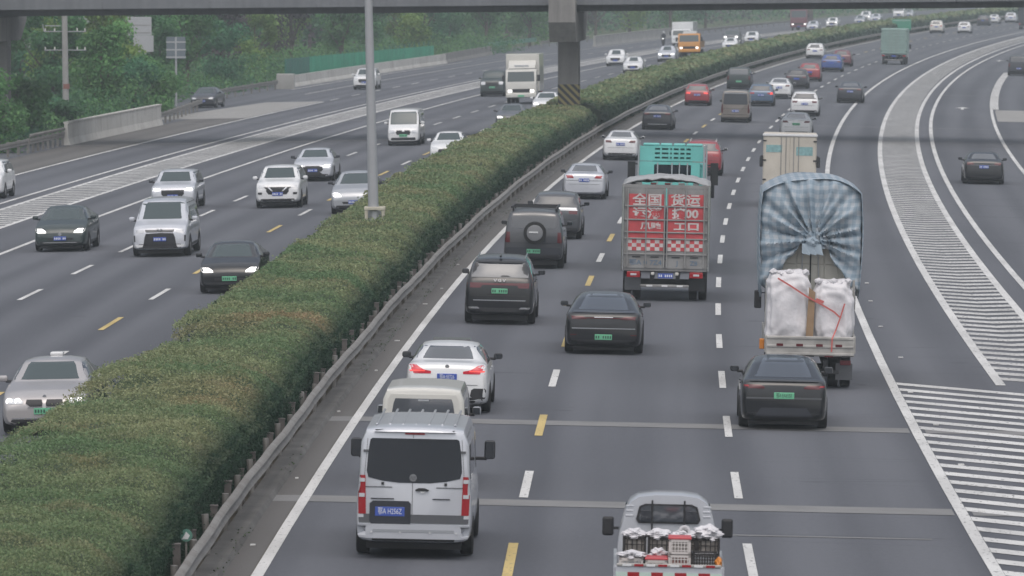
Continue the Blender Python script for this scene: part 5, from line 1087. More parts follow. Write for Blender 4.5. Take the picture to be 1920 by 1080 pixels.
for x in (-.63, -.40, -.12, .0, .22, .42, .63): MB().box(x - .03, x + .03, yc - .075, yc - .062, 3.38, 3.88).build('slat_post', P_TEAL, r)
MB().box(-.66, .66, yc + .05, yc + .09, 3.36, 3.9).build('deflector_inner', mat('dark_teal', (0.05, 0.19, 0.18), .6), r)
for x0, x1 in ((-1.0, -.45), (-.42, -.02), (.02, .42), (.45, 1.0)): MB().rbox(x0, x1, yc - .08, yc + .5, 3.885, 3.97, .04).build('deflector_cap', P_TEAL, r)
for sx in (-1, 1): MB().box(sx * 1.4 - .13, sx * 1.4 + .13, yc + 1.35, yc + 1.43, 2.55, 3.3).build('mirror', BLK, r); MB().tube((sx * 1.1, yc + 1.4, 3.2), (sx * 1.4, yc + 1.4, 3.25), .03, .03, 6).build('mirror_arm', BLK, r)

# ---- truck with checked tarp and big bags
plm = bpy.data.materials.new('blue_check_tarp'); plm.use_nodes = True; t = plm.node_tree; b = t.nodes['Principled BSDF']; b.inputs['Roughness'].default_value = .55; b.inputs['Specular IOR Level'].default_value = .35
uvn = t.nodes.new('ShaderNodeUVMap'); sp = t.nodes.new('ShaderNodeSeparateXYZ'); t.links.new(uvn.outputs[0], sp.inputs[0]); outs = []
for ax, f in ((0, 5.0), (1, 5.0)):
    w = t.nodes.new('ShaderNodeMath'); w.operation = 'MULTIPLY'; w.inputs[1].default_value = f * 6.28; t.links.new(sp.outputs[ax], w.inputs[0])
    s_ = t.nodes.new('ShaderNodeMath'); s_.operation = 'SINE'; t.links.new(w.outputs[0], s_.inputs[0])
    g_ = t.nodes.new('ShaderNodeMapRange'); g_.inputs[1].default_value = -.25; g_.inputs[2].default_value = .25; t.links.new(s_.outputs[0], g_.inputs[0]); outs.append(g_)
ad = t.nodes.new('ShaderNodeMath'); ad.operation = 'ADD'; t.links.new(outs[0].outputs[0], ad.inputs[0]); t.links.new(outs[1].outputs[0], ad.inputs[1])
cr = t.nodes.new('ShaderNodeValToRGB'); cr.color_ramp.interpolation = 'LINEAR'; cr.color_ramp.elements[0].color = (0.47, 0.515, 0.56, 1); cr.color_ramp.elements[1].color = (0.26, 0.34, 0.415, 1); e = cr.color_ramp.elements.new(.5); e.color = (0.35, 0.43, 0.50, 1)
hf = t.nodes.new('ShaderNodeMath'); hf.operation = 'MULTIPLY'; hf.inputs[1].default_value = .5; t.links.new(ad.outputs[0], hf.inputs[0]); t.links.new(hf.outputs[0], cr.inputs[0])
no = t.nodes.new('ShaderNodeTexNoise'); no.inputs['Scale'].default_value = 2.0; t.links.new(uvn.outputs[0], no.inputs['Vector']); mxx = t.nodes.new('ShaderNodeMix'); mxx.data_type = 'RGBA'; mxx.blend_type = 'MULTIPLY'; mxx.inputs[0].default_value = .35; t.links.new(cr.outputs[0], mxx.inputs[6]); t.links.new(no.outputs[0], mxx.inputs[7]); t.links.new(mxx.outputs[2], b.inputs['Base Color'])
BAGM = mat('white_woven_bag', (0.74, 0.72, 0.74), .45, col2=(0.58, 0.575, 0.60), scale=2.6, bump=1.0, bscale=7); CREAMP = mat('cream_panel', (0.50, 0.49, 0.44), .6, var=.12, scale=1.2); STEELW = mat('dull_white_steel', (0.40, 0.39, 0.37), .6, var=.3, scale=3)
L, W = 7.4, 2.1
r = lorry('flatbed_truck', 'low flatbed truck loaded with a tarped box and two big white bags', 10.15, 146.8, 1, L, 1.0); yr = -L / 2; ROOT_T = r
twheels(r, L, W, .40, 1.15); chassis(r, L, W, .5); MB().box(-W / 2, W / 2, yr + .02, yr + 5.4, .78, .86).build('bed_floor', STEELW, r)
tg = MB().rbox(-W / 2, W / 2, yr - .04, yr + .02, .80, 1.26, .012, 1).build('tailgate', STEELW, r)
for z in (.84, 1.02, 1.22): MB().rbox(-W / 2 + .02, W / 2 - .02, yr - .065, yr - .041, z - .03, z + .03, .01, 1).build('tailgate_rib', STEELW, tg)
for x in (-.72, -.25, .22, .68): MB().box(x - .08, x + .08, yr - .075, yr - .066, .92 + .1, .98 + .1).build('red_reflector', TAILD, tg)
for x in (-.85, -.45, 0, .45, .85): MB().box(x - .1, x + .1, yr - .07, yr - .04, .775, .805).build('latch', TAILD if x in (-.45, .45) else BLK, tg)
for sx in (-1, 1):
    MB().box(sx * W / 2 - .03, sx * W / 2 + .03, yr + .03, yr + 5.4, .86, 1.26).build('side_board', STEELW, r); MB().rbox(sx * .85 - .13, sx * .85 + .13, yr + .05, yr + .12, .58, .70, .02).build('tail_light', TAILD, r); MB().box(sx * .83 - .2, sx * .83 + .2, yr + .5, yr + .52, .2, .6).build('mud_flap', P_GREY, r)
    MB().tube((sx * 1.04, yr + 1.25, .86), (sx * 1.04, yr + 1.25, 2.55), .03, .03, 8).build('side_pole', STEELW, r)
plate_box(r, -.2, yr + .3, .56); MB().box(-.7, .7, yr + .25, yr + .32, .36, .44).build('underrun_bar', BLK, r); cab(r, L, 2.0, .6, 2.3, P_WHITE, 1.7)
MB().rbox(-1.2, -1.08, yr + .5, yr + .6, .9, 1.15, .02).build('side_lamp', TAILON if False else AMB, r)
def child_of_load(name, label, cat): # loads rest on the truck and are things of their own, set in the same pose
    o = thing(name, label, cat, ROOT_T.location[:], ROOT_T.rotation_euler[:]); return o
bx = child_of_load('panel_load', 'tall cream panelled box with two doors under the checked tarp', 'box'); yb = yr + 1.35
yb += .24; MB().box(-1.0, 1.0, yb, yb + 3.6, .87, 4.45).build('box_body', CREAMP, bx)
for i in range(6):
    x0 = -1.0 + i * .333
    for z0, z1 in ((.9, 1.7), (1.7, 2.3), (2.3, 2.9), (2.9, 3.5)): MB().rbox(x0 + .008, x0 + .325, yb - .02, yb - .001, z0 + .006, z1 - .006, .008, 1).build('panel', CREAMP, bx)
MB().box(-.018, .018, yb - .04, yb - .021, .9, 3.6).build('door_gap', BLK, bx)
for x in (-.30, .28): MB().tube((x, yb - .05, .9), (x * .55, yb - .05, 3.6), .014, .014, 6).build('lock_rod', P_LGREY, bx); MB().box(x * .8 - .1, x * .8 + .1, yb - .07, yb - .03, 2.42, 2.47).build('lock_handle', BLK, bx)
yb -= .24; tp = child_of_load('checked_tarp', 'blue and white checked tarp gathered into a knot over the box load', 'tarp')
def hem(u): return 3.36 - 1.02 * min(1, max(0, abs(u) - .22) / .62) ** 1.1
vs, fs, uv = [], [], []; NU, NV = 90, 34; zk = 3.52; xk = .06; ZT = 4.78
def toph(u): return ZT + .17 - .34 * abs(u) ** 3
for j in range(NV + 1):
    v_ = j / NV
    for i in range(NU + 1):
        u = -1 + 2 * i / NU; x = 1.20 * u; h = hem(u) + .05 * math.sin(u * 23); z = h + (toph(u) - h) * v_
        dx, dz = x - xk, z - zk; rr_ = math.hypot(dx, dz); th = math.atan2(dz, dx); amp = .095 * min(1, rr_ / .35) * (1 - .55 * v_ ** 3) * (1 - .5 * abs(u) ** 4)
        fold = math.sin(15 * th + 1.6 * math.sin(3 * th)) + .55 * math.sin(31 * th + 2 + 2 * rr_) + .3 * math.sin(9 * rr_ + 4 * th)
        y = yb - .10 - .16 * (1 - v_) * math.exp(-(rr_ / .5) ** 2) + amp * fold + .22 * abs(u) ** 5 + .16 * v_ ** 6
        vs.append((x + .015 * fold, y, z)); uv.append((x + .05 * math.sin(th * 5) * min(1, rr_), z + .02 * fold))
n = NU + 1
for j in range(NV):
    for i in range(NU): fs.append((j * n + i, j * n + i + 1, (j + 1) * n + i + 1, (j + 1) * n + i))
base = len(vs); NY = 16
for j in range(NY + 1):                         # top and sides, hem hanging down the flanks
    y = yb + .02 + 4.0 * j / NY
    for i in range(41):
        s_ = -1 + 2 * i / 40
        if abs(s_) < .6: u = s_ / .6; x = 1.2 * u * .985; z = toph(u * .985) + .03 * math.sin(j * 1.7 + u * 3)
        else:
            f = (abs(s_) - .6) / .4; x = math.copysign(1.185 + .05 * math.sin(f * 3.1) + .02 * math.sin(j * 2.1 + f * 5), s_); z = toph(.985) - f * (toph(.985) - 2.15 - .12 * math.sin(j * 1.3))
        vs.append((x, y, z)); uv.append((x + (z if abs(s_) >= .6 else 0), y))
for j in range(NY):
    for i in range(40): fs.append((base + j * 41 + i, base + j * 41 + i + 1, base + (j + 1) * 41 + i + 1, base + (j + 1) * 41 + i))
me = MB().add(vs, fs).mesh('tarp_sheet', plm); ul = me.uv_layers.new(name='UVMap')
for lp in me.loops: ul.data[lp.index].uv = uv[lp.vertex_index]
smooth_by_angle(me, 70); o = link('tarp_sheet', me, tp); o.modifiers.new('solid', 'SOLIDIFY').thickness = .012
def blob(seed, sx, sy, sz, rough=.08, sub=4, flat=.0, power=2.0):
    bm = bmesh.new(); bmesh.ops.create_icosphere(bm, subdivisions=sub, radius=1.0); rd = random.Random(seed); ph = [rd.uniform(0, 6.28) for _ in range(9)]
    for v in bm.verts:
        c = v.co; e = 2.0 / power
        q = Vector([math.copysign(abs(a) ** e, a) for a in c]); k = 1 + rough * (math.sin(c.x * 5 + ph[0]) * math.sin(c.z * 6 + ph[1]) + .6 * math.sin(c.x * 11 + ph[2] + c.z * 4) * math.sin(c.y * 9 + ph[3]) + .4 * math.sin(c.z * 21 + ph[4] + 3 * math.sin(c.x * 4 + ph[5])))
        v.co = Vector((q.x * sx * k, q.y * sy * k, q.z * sz * (1 + .5 * rough * math.sin(c.x * 7 + ph[6]))))
    bm.verts.index_update(); vs = [v.co[:] for v in bm.verts]; fs = [[v.index for v in f.verts] for f in bm.faces]; bm.free(); return vs, fs
o = MB().add(*blob(3, .15, .12, .12, .2, 3)).build('tarp_knot', plm, tp, True); o.location = (.02, yb - .30, zk - .06)
for a in (-.9, -.3, .35): q = MB().add([(0, 0, 0), (.14, .02, -.02), (.20, -.03, -.28), (.0, -.02, -.24)], [(0, 1, 2, 3)]).build('tarp_tail', plm, tp); q.location = (a * .25, yb - .33, zk - .1); q.modifiers.new('solid', 'SOLIDIFY').thickness = .02
for i, (x, zt, w, lab) in enumerate(((-.52, 2.82, .55, 'bulging white bag on the left of the flatbed truck'), (.53, 2.62, .50, 'bulging white bag on the right of the flatbed truck'))):
    bgr = child_of_load('bulk_bag', lab, 'bag'); hh = (zt - .86) / 2; o = MB().add(*blob(20 + i, w, .50, hh, .065, 5, power=3.6)).build('bag_body', BAGM, bgr, True); o.location = (x, yr + .62, .86 + hh)
    for k in range(5): q = MB().add(*blob(40 + 7 * i + k, .10, .10, .08, .25, 2)).build('bag_top_fold', BAGM, bgr, True); q.location = (x - w * .7 + k * w * .35, yr + .35, zt - .06 - .05 * (k % 2))
cbd = child_of_load('cardboard_sheet', 'brown cardboard sheet wedged between the two white bags', 'cardboard'); MB().add([(-.12, yr + .06, 1.0), (.06, yr + .05, 1.0), (.10, yr + .06, 2.3), (-.05, yr + .07, 2.42), (-.12, yr + .12, 1.0), (.06, yr + .12, 1.0), (.10, yr + .12, 2.3), (-.05, yr + .12, 2.42)], [(0, 1, 2, 3), (7, 6, 5, 4), (0, 4, 5, 1), (1, 5, 6, 2), (2, 6, 7, 3), (3, 7, 4, 0)]).build('sheet', mat('cardboard', (0.30, 0.20, 0.12), .8, var=.2), cbd)
sr = child_of_load('red_strap', 'red lashing strap crossing the two white bags down to the tailgate', 'strap'); REDS = mat('red_webbing', (0.52, 0.13, 0.12), .6)
def ribbon(pts, w, nm='webbing'):
    vs = []; fs = []
    for k, p in enumerate(pts):
        q = Vector(pts[min(k + 1, len(pts) - 1)]) - Vector(pts[max(k - 1, 0)]); nrm = Vector((-q.z, 0, q.x)).normalized() * w / 2; p = Vector(p); vs += [(p + nrm)[:], (p - nrm)[:], (p + nrm + Vector((0, .015, 0)))[:], (p - nrm + Vector((0, .015, 0)))[:]]
    for k in range(len(pts) - 1): a = 4 * k; fs += [(a, a + 1, a + 5, a + 4), (a + 2, a + 6, a + 7, a + 3), (a, a + 4, a + 6, a + 2), (a + 1, a + 3, a + 7, a + 5)]
    MB().add(vs, fs).build(nm, REDS, sr)
ribbon([(-.80, yr + .10, 2.62), (-.5, yr + .07, 2.45), (-.1, yr + .02, 2.2), (.25, yr + .04, 2.02), (.55, yr + .04, 1.85), (.72, yr + .05, 1.70)], .04); ribbon([(.80, yr + .05, 2.05), (.70, yr + .05, 1.7), (.60, yr + .05, 1.4), (.52, yr - .08, 1.22), (.51, yr - .09, .9)], .035)
ribbon([(.12, yr + .04, 2.14), (.30, yr + .03, 2.07)], .07, 'label_tag')

# ---- cream box truck ahead
def box_truck(name, label, off, Y, d, L, W, H, m, cabm, z0=.85, lamp=HEAD, doors=True, ribs=0, oh=1.15, cabw=.92, cabz=2.2, plate=PLB, roof_bar=None):
    r = lorry(name, label, off, Y, d, L, oh); yr = -L / 2; bl = L - 1.95; twheels(r, L, W * .95, .40, 1.25, n=14); chassis(r, L, W)
    b = MB().rbox(-W / 2, W / 2, yr, yr + bl, z0, H, .03, 1).build('cargo_box', m, r)
    if doors:
        for sx in (-1, 1):
            dr = MB().rbox(.012 if sx > 0 else -W / 2 + .05, W / 2 - .05 if sx > 0 else -.012, yr - .025, yr - .001, z0 + .06, H - .08, .008, 1).build('rear_door', m, r)
            for x in (.16, .36): MB().tube((sx * x * W / 2.2, yr - .045, z0 + .05), (sx * x * W / 2.2, yr - .045, H - .08), .016, .016, 6).build('lock_rod', GREYM, dr)
            for k in range(3): zz = z0 + .3 + k * (H - z0 - .55) / 2; MB().box(min(sx * W * .44, sx * W * .5), max(sx * W * .44, sx * W * .5), yr - .05, yr - .026, zz - .03, zz + .03).build('hinge', BLK, dr)
    for k in range(ribs): zz = z0 + (H - z0) * (k + .5) / ribs; MB().rbox(-W / 2 + .02, W / 2 - .02, yr - .05, yr - .026, zz - .035, zz + .035, .01, 1).build('wall_rib', m, b)
    for sx in (-1, 1): MB().rbox(sx * W * .40 - .14, sx * W * .40 + .14, yr + .0, yr + .06, z0 - .20, z0 - .06, .02).build('tail_light', TAIL, r); MB().box(sx * W * .36 - .2, sx * W * .36 + .2, yr + .5, yr + .52, .25, z0 - .15).build('mud_flap', BLK, r)
    MB().box(-W * .35, W * .35, yr + .02, yr + .1, .42, .52).build('underrun_bar', GREYM, r); plate_box(r, 0, yr + .02, z0 - .16, plate, marks=False); c = cab(r, L, W * cabw, .65, cabz, cabm, 1.75, lamp); plate_box(r, 0, L / 2 + .085, .58, plate, marks=False, sg=1)
    return r, yr, c
r, yr, _ = box_truck('box_truck', 'cream box truck with rusty rear doors and faded teal stickers', 10.55, 254.3, 1, 6.0, 2.2, 3.0, mat('cream_box', (0.56, 0.52, 0.45), .6, var=.12, scale=1.2), P_WHITE)
TS = mat('faded_teal_sticker', (0.24, 0.42, 0.43), .7, var=.25, scale=9)
MB().box(-.98, -.32, yr - .035, yr - .026, 2.28, 2.58).build('sticker', TS, r); MB().box(.26, .94, yr - .035, yr - .026, 2.16, 2.52).build('sticker', TS, r); MB().rbox(-1.13, 1.13, yr - .06, yr + .08, 2.94, 3.04, .02).build('top_bar', P_WHITE, r)
for sx in (-1, 1): MB().rbox(sx * 1.15 - .05, sx * 1.15 + .05, yr - .03, yr + .15, 1.75, 2.15, .03).build('side_marker', BLK, r)
r, yr, _ = box_truck('box_truck', 'pale green ribbed box truck in the far right lane', 10.4, 601.2, 1, 7.0, 2.55, 3.5, mat('pale_green_box', (0.25, 0.36, 0.33), .6, var=.1), P_WHITE, ribs=9, z0=1.0, doors=True)
r, yr, _ = box_truck('box_truck', 'dark grey truck at the upper right picture edge', 10.9, 907.6, 1, 7.5, 2.5, 3.4, P_DGREY, P_DGREY, z0=.9, ribs=3)
r, yr, c = box_truck('box_truck', 'white box truck with lit headlights coming past the bridge pier', -11.1, 431.5, -1, 6.2, 2.35, 3.5, P_CREAM, P_CREAM, lamp=HEADON, cabz=2.45, plate=PLG)
MB().prism_x([(.80, 2.46), (.80, 3.25), (1.7, 2.7), (2.35, 2.5)], -.95, .95).build('roof_deflector', P_CREAM, c); MB().box(-.5, .5, 2.05, 2.09, 2.62, 2.72).build('deflector_text_bar', P_LGREY, c)
r, yr, c = box_truck('box_truck', 'white box truck behind the orange truck in the distance', -21.1, 728, -1, 8.0, 2.5, 2.95, P_WHITE, P_WHITE, cabz=2.1)
r, yr, c = box_truck('box_truck', 'dark red truck with lit lamps in the far distance', -22.1, 901, -1, 9.0, 2.55, 3.2, P_DRED, P_DRED, cabz=3.1, lamp=HEADON, cabw=.98)
# orange truck
L, W = 6.0, 2.35; r = lorry('cargo_truck', 'orange cab-over truck with round lit headlamps in the left carriageway', -12.45, 638.5, -1, L, 1.0); twheels(r, L, W, .42, n=14); chassis(r, L, W)
cab(r, L, 2.3, .75, 2.5, P_ORANGE, 1.8, HEADON); MB().box(-1.15, 1.15, -3, 1.1, 1.0, 1.7).build('cargo_bed', P_ORANGE, r); MB().prism_x([(.9, 2.5), (1.0, 2.75), (2.0, 2.55), (2.2, 2.5)], -.7, .7).build('roof_light_bar', P_CREAM, r)

# ---- small pickup with crates at the bottom edge
L, W = 4.3, 1.62; r = lorry('pickup_truck', 'small silver pickup carrying crates of goods at the bottom edge', 6.62, 92.95, 1, L, .75); ROOT_T = r; yr = -L / 2; yc = yr + 2.65
twheels(r, L, W, .29, .8, .8, False); chassis(r, L, W, .35)
outl = [(-.74, .55), (-.78, .95), (-.745, 1.25), (-.665, 1.56), (-.585, 1.72), (-.46, 1.80), (-.2, 1.835), (.2, 1.835), (.46, 1.80), (.585, 1.72), (.665, 1.56), (.745, 1.25), (.78, .95), (.74, .55)]
vs = []; fs = []; prof = [(yc, 1, 1.0, 0), (yc + .04, 1.012, 1.006, 0), (yc + .5, 1.015, 1.01, 0), (yc + .95, 1.01, 1.0, 0), (yc + 1.15, 1, .93, 0), (yc + 1.45, .98, .60, 0), (yc + 1.62, .93, .50, 0)]
for y, kx, kz, _ in prof: vs += [(x * kx, y, .45 + (z - .45) * kz) for x, z in outl]
m = len(outl)
for i in range(len(prof) - 1):
    for k in range(m): fs.append((i * m + k, i * m + (k + 1) % m, (i + 1) * m + (k + 1) % m, (i + 1) * m + k))
fs += [tuple(range(m)), tuple(range(len(prof) * m - 1, (len(prof) - 1) * m - 1, -1))]
me = MB().add(vs, fs).mesh('cab', P_SILVER); recalc(me); smooth_by_angle(me, 32); cbo = link('cab', me, r)
fr = MB().prism([(-.46, 1.40), (-.50, 1.46), (-.45, 1.66), (-.36, 1.70), (.36, 1.70), (.45, 1.66), (.50, 1.46), (.46, 1.40)], yc - .03, yc - .002).build('window_frame', BLK, cbo); MB().prism([(-.43, 1.425), (-.455, 1.47), (-.42, 1.64), (-.34, 1.675), (.34, 1.675), (.42, 1.64), (.455, 1.47), (.43, 1.425)], yc - .045, yc - .031).build('rear_window', LITE, cbo)
for sx in (-1, 1): MB().rbox(sx * .34 - .09, sx * .34 + .09, yc - .052, yc - .0455, 1.44, 1.60, .03).build('headrest', P_DGREY, cbo)
for sx in (-1, 1):
    for k in range(3): MB().rbox(sx * .60 - .06, sx * .60 + .06, yc - .012, yc + .0, 1.50 + k * .075, 1.525 + k * .075, .006, 1).build('cab_rib', P_SILVER, cbo)
    q = MB().rbox(sx * .93 - .09, sx * .93 + .09, yc + .75, yc + .83, 1.12, 1.42, .035).build('mirror', BLK, r); MB().box(min(sx * .76, sx * .86), max(sx * .76, sx * .86), yc + .77, yc + .81, 1.22, 1.26).build('mirror_arm', BLK, q)
    MB().box(sx * W / 2 - .025, sx * W / 2 + .025, yr + .03, yc - .06, .62, 1.0).build('side_board', P_SILVER, r); MB().tube((sx * .25, yc - .06, .62), (sx * .25, yc - .06, 1.76), .014, .014, 8).build('rack_post', BLK, r)
    MB().rbox(sx * .70 - .06, sx * .70 + .06, yr - .03, yr + .03, .55, .75, .02).build('tail_light', TAIL, r)
wsn = MB().add([(-.66, yc + 1.18, 1.62), (.66, yc + 1.18, 1.62), (.70, yc + 1.47, 1.20), (-.70, yc + 1.47, 1.20)], [(0, 1, 2, 3)]).build('windscreen', WSC, cbo); wsn.modifiers.new('solid', 'SOLIDIFY').thickness = .03
MB().box(-W / 2, W / 2, yr, yc - .04, .58, .63).build('bed_floor', STEELW, r); tg = MB().rbox(-W / 2, W / 2, yr - .03, yr + .02, .60, .99, .012, 1).build('tailgate', P_SILVER, r)
MB().rbox(-W / 2 + .02, W / 2 - .02, yr - .05, yr + .01, .985, 1.03, .012, 1).build('tailgate_rail', STEELW, tg)
for k in range(8): MB().box(-.70 + k * .18, -.565 + k * .18, yr - .055, yr - .0505, .99, 1.025).build('reflective_tape', TAIL if k % 2 else P_WHITE, tg)
for k in range(9): MB().box(-.80 + k * .178, -.622 + k * .178, yr - .04, yr - .031, .83, .90).build('reflective_tape', TAIL if k % 2 else mat('pale_green_tape', (0.50, 0.62, 0.56), .6), tg)
def crate(label, x, y, z, w, d, h, m, lid=None, inner=None, nb=6, nh=3, cat='crate'):
    c = thing('crate', label, cat, ROOT_T.location[:], ROOT_T.rotation_euler[:], 'crates in the pickup bed'); t_ = .018
    mb = MB()
    for sx in (-1, 1):
        for sy in (-1, 1): mb.box(x + sx * (w / 2 - t_) - t_, x + sx * (w / 2 - t_) + t_, y + sy * (d / 2 - t_) - t_, y + sy * (d / 2 - t_) + t_, z, z + h)
    for zz in (z + .015, z + h - .02): mb.box(x - w / 2, x + w / 2, y - d / 2, y - d / 2 + .02, zz - .015, zz + .02); mb.box(x - w / 2, x + w / 2, y + d / 2 - .02, y + d / 2, zz - .015, zz + .02); mb.box(x - w / 2, x - w / 2 + .02, y - d / 2, y + d / 2, zz - .015, zz + .02); mb.box(x + w / 2 - .02, x + w / 2, y - d / 2, y + d / 2, zz - .015, zz + .02)
    mb.build('crate_frame', m, c); bars = MB()
    for k in range(1, nb): xx = x - w / 2 + w * k / nb; bars.box(xx - .008, xx + .008, y - d / 2 + .001, y - d / 2 + .012, z, z + h - .01); bars.box(xx - .008, xx + .008, y + d / 2 - .012, y + d / 2 - .001, z, z + h - .01)
    for k in range(1, nh + 1): zz = z + h * k / (nh + 1); bars.box(x - w / 2 + .01, x + w / 2 - .01, y - d / 2 + .002, y - d / 2 + .013, zz - .007, zz + .007)
    q_ = bars.build('crate_bars', m, c); q_['kind'] = 'stuff'; MB().box(x - w / 2 + .01, x + w / 2 - .01, y - d / 2 + .01, y + d / 2 - .01, z, z + .015).build('crate_floor', m, c)
    if inner: MB().rbox(x - w / 2 + .03, x + w / 2 - .03, y - d / 2 + .03, y + d / 2 - .03, z + .017, z + h - .03, .03).build('contents', inner, c)
    if lid: MB().rbox(x - w / 2 - .01, x + w / 2 + .01, y - d / 2 - .01, y + d / 2 + .01, z + h, z + h + .035, .01, 1).build('lid', lid, c)
    return c
WCR = mat('white_crate_plastic', (0.58, 0.54, 0.52), .5); BCR = mat('black_crate_plastic', (0.025, 0.022, 0.022), .5); RLID = mat('red_lid_plastic', (0.50, 0.07, 0.08), .45); GI = mat('grey_goods', (0.36, 0.33, 0.30), .7, var=.4, scale=12); WI = mat('white_goods', (0.66, 0.67, 0.70), .6, var=.25, scale=12)
y1 = yr + .28; zb = .632
crate('white crate under a loose white bag at the left of the pickup bed', -.57, y1, zb + .30, .36, .42, .17, WCR, None, WI); crate('plain grey-white crate lowest at the left of the pickup bed', -.57, y1, zb, .37, .42, .285, WCR, None, GI)
crate('small white crate with red lid second from the left in the pickup', -.19, y1, zb + .285, .33, .42, .16, WCR, RLID, GI); crate('white lower crate beneath the small red-lidded crate', -.19, y1, zb, .34, .42, .27, WCR, None, GI)
crate('tall-stacked white crate with bright red lid in the pickup centre', .16, y1 + .02, zb + .54, .33, .42, .22, WCR, RLID, GI, 7, 3); crate('white crate with pinkish contents below the top red-lidded crate', .16, y1 + .02, zb + .27, .34, .42, .255, WCR, None, mat('pink_goods', (.34, .14, .12), .7, var=.4, scale=15), 7, 3); crate('lowest white crate of the centre stack in the pickup', .16, y1 + .02, zb, .34, .42, .255, WCR, None, GI)
crate('black grid crate with white goods at the right of the pickup bed', .54, y1, zb + .27, .40, .42, .29, BCR, None, WI, 10, 5); crate('black crate hidden lowest at the right of the pickup bed', .54, y1, zb, .40, .42, .255, BCR, None, WI, 8, 3)
for k, (x, lab) in enumerate(((-.52, 'leftmost'), (-.14, 'second from left'), (.24, 'third from left'), (.60, 'rightmost'))):
    for j in range(2): crate('black basket %s of the rear row below the cab window' % lab if j else 'lower black basket %s of the rear row behind the cab' % lab, x, yr + 1.25, zb + .36 * j, .36, .46, .34, BCR, None, WI if j == 0 else GI, 5, 2)
    bgp = thing('plastic_bag', 'crumpled white plastic bag in the %s black basket' % lab, 'bag', ROOT_T.location[:], ROOT_T.rotation_euler[:], 'white bags in the pickup'); o = MB().add(*blob(60 + k, .19, .22, .10 if k < 3 else .15, .22, 4)).build('bag_body', BAGM, bgp, True); o.location = (x, yr + 1.22, zb + .72 + (0 if k < 3 else .03))
    if k == 2:
        q = MB().lathe([(-.02, .09), (.02, .09), (.02, .06), (-.02, .06)], (0, 0, 0), 14).build('bag_handle', BAGM, bgp); q.rotation_euler = (0, 0, math.pi / 2); q.location = (x, yr + 1.1, zb + .80)
bgp = thing('plastic_bag', 'loose white plastic bag over the front left crate', 'bag', ROOT_T.location[:], ROOT_T.rotation_euler[:]); o = MB().add(*blob(71, .20, .22, .07, .3, 4)).build('bag_body', BAGM, bgp, True); o.location = (-.56, y1, zb + .50)
bgp = thing('plastic_bag', 'small white bag peak beside the small red-lidded crate', 'bag', ROOT_T.location[:], ROOT_T.rotation_euler[:]); o = MB().add(*blob(72, .12, .12, .09, .3, 4)).build('bag_body', BAGM, bgp, True); o.location = (-.16, y1 + .3, zb + .50)
bgp = thing('orange_bundle', 'small orange bundle at the right rear corner of the pickup bed', 'bundle', ROOT_T.location[:], ROOT_T.rotation_euler[:]); o = MB().add(*blob(73, .06, .1, .10, .15, 3)).build('bundle_body', AMB, bgp, True); o.location = (.72, y1 - .16, zb + .42); o.location.x = .745

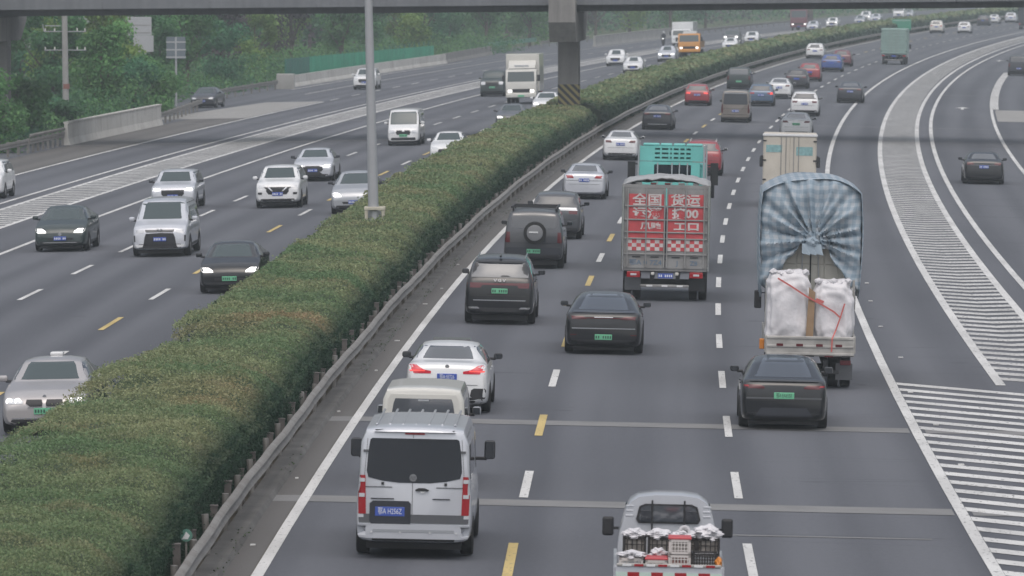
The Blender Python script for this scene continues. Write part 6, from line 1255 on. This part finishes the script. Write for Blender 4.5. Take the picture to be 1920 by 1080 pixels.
# ---- scooter rider far away
sc = thing('scooter', 'dark motor scooter ridden beside the distant white box truck', 'scooter', P(-24.7, 741.7), (0, 0, math.pi - head(741)))
for y in (-.62, .62): q = MB().lathe([(-.05, .2), (-.04, .25), (.04, .25), (.05, .2)], (0, 0, 0), 14).build('wheel', RUB, sc, True); q.location = (0, y, .25)
MB().prism_x([(-.75, .45), (-.70, .78), (-.1, .76), (.05, .35), (.35, .32), (.50, 1.0), (.62, .98), (.60, .3), (.3, .22), (-.5, .25)], -.14, .14).build('body_shell', BLK, sc); MB().tube((-.33, .45, 1.05), (.33, .45, 1.05), .02, .02, 8).build('handlebar', BLK, sc); MB().rbox(-.08, .08, .60, .68, .82, .94, .03).build('headlight', HEADON, sc)
pr = thing('person', 'rider in dark clothes and white helmet sitting on the scooter', 'person', sc.location[:], sc.rotation_euler[:])
sk = bpy.data.meshes.new('body'); pts = [(0, -.25, .84), (0, -.24, 1.05), (0, -.2, 1.30), (0, -.17, 1.42), (0, -.14, 1.56), (.10, -.22, .82), (.17, .18, .80), (.15, .22, .38), (.15, .34, .33), (-.10, -.22, .82), (-.17, .18, .80), (-.15, .22, .38), (-.15, .34, .33), (.19, -.18, 1.36), (.27, .02, 1.14), (.25, .36, 1.10), (-.19, -.18, 1.36), (-.27, .02, 1.14), (-.25, .36, 1.10)]
ed = [(0, 1), (1, 2), (2, 3), (3, 4), (0, 5), (5, 6), (6, 7), (7, 8), (0, 9), (9, 10), (10, 11), (11, 12), (2, 13), (13, 14), (14, 15), (2, 16), (16, 17), (17, 18)]
rad = [.16, .15, .17, .06, .09, .11, .085, .055, .05, .11, .085, .055, .05, .075, .055, .045, .075, .055, .045]
sk.from_pydata(pts, ed, []); bo = link('skel', sk); md = bo.modifiers.new('skin', 'SKIN'); 
for i, vv in enumerate(sk.skin_vertices[0].data): vv.radius = (rad[i], rad[i]); vv.use_root = (i == 0)
bo.modifiers.new('sub', 'SUBSURF').levels = 1
bm_ = bpy.data.meshes.new_from_object(bo.evaluated_get(bpy.context.evaluated_depsgraph_get())); bpy.data.objects.remove(bo); bm_.materials.clear(); bm_.materials.append(mat('dark_clothes', (0.03, 0.032, 0.04), .8)); link('body', bm_, pr)
q = MB().add(*blob(90, .14, .16, .15, .0, 3)).build('helmet', P_WHITE, pr, True); q.location = (0, -.13, 1.62); MB().rbox(-.09, .09, .0, .04, 1.55, 1.64, .02).build('visor', GLASS, pr)

# ------------------------------------------------------------------ haze
hz = MB().box(-1900, 1900, -450, 3700, -2.3, 21).build('haze', None); hz['kind'] = 'stuff'; hz['label'] = 'thin grey haze in the air over the expressway'; hz['category'] = 'haze'
hm = bpy.data.materials.new('haze_air'); hm.use_nodes = True; t = hm.node_tree
for n_ in list(t.nodes):
    if n_.type != 'OUTPUT_MATERIAL': t.nodes.remove(n_)
pv = t.nodes.new('ShaderNodeVolumePrincipled'); pv.inputs['Color'].default_value = (0.78, 0.87, 0.92, 1); pv.inputs['Density'].default_value = 0.00038; pv.inputs['Anisotropy'].default_value = 0.0
t.links.new(pv.outputs[0], t.nodes['Material Output'].inputs['Volume']); hz.data.materials.append(hm)
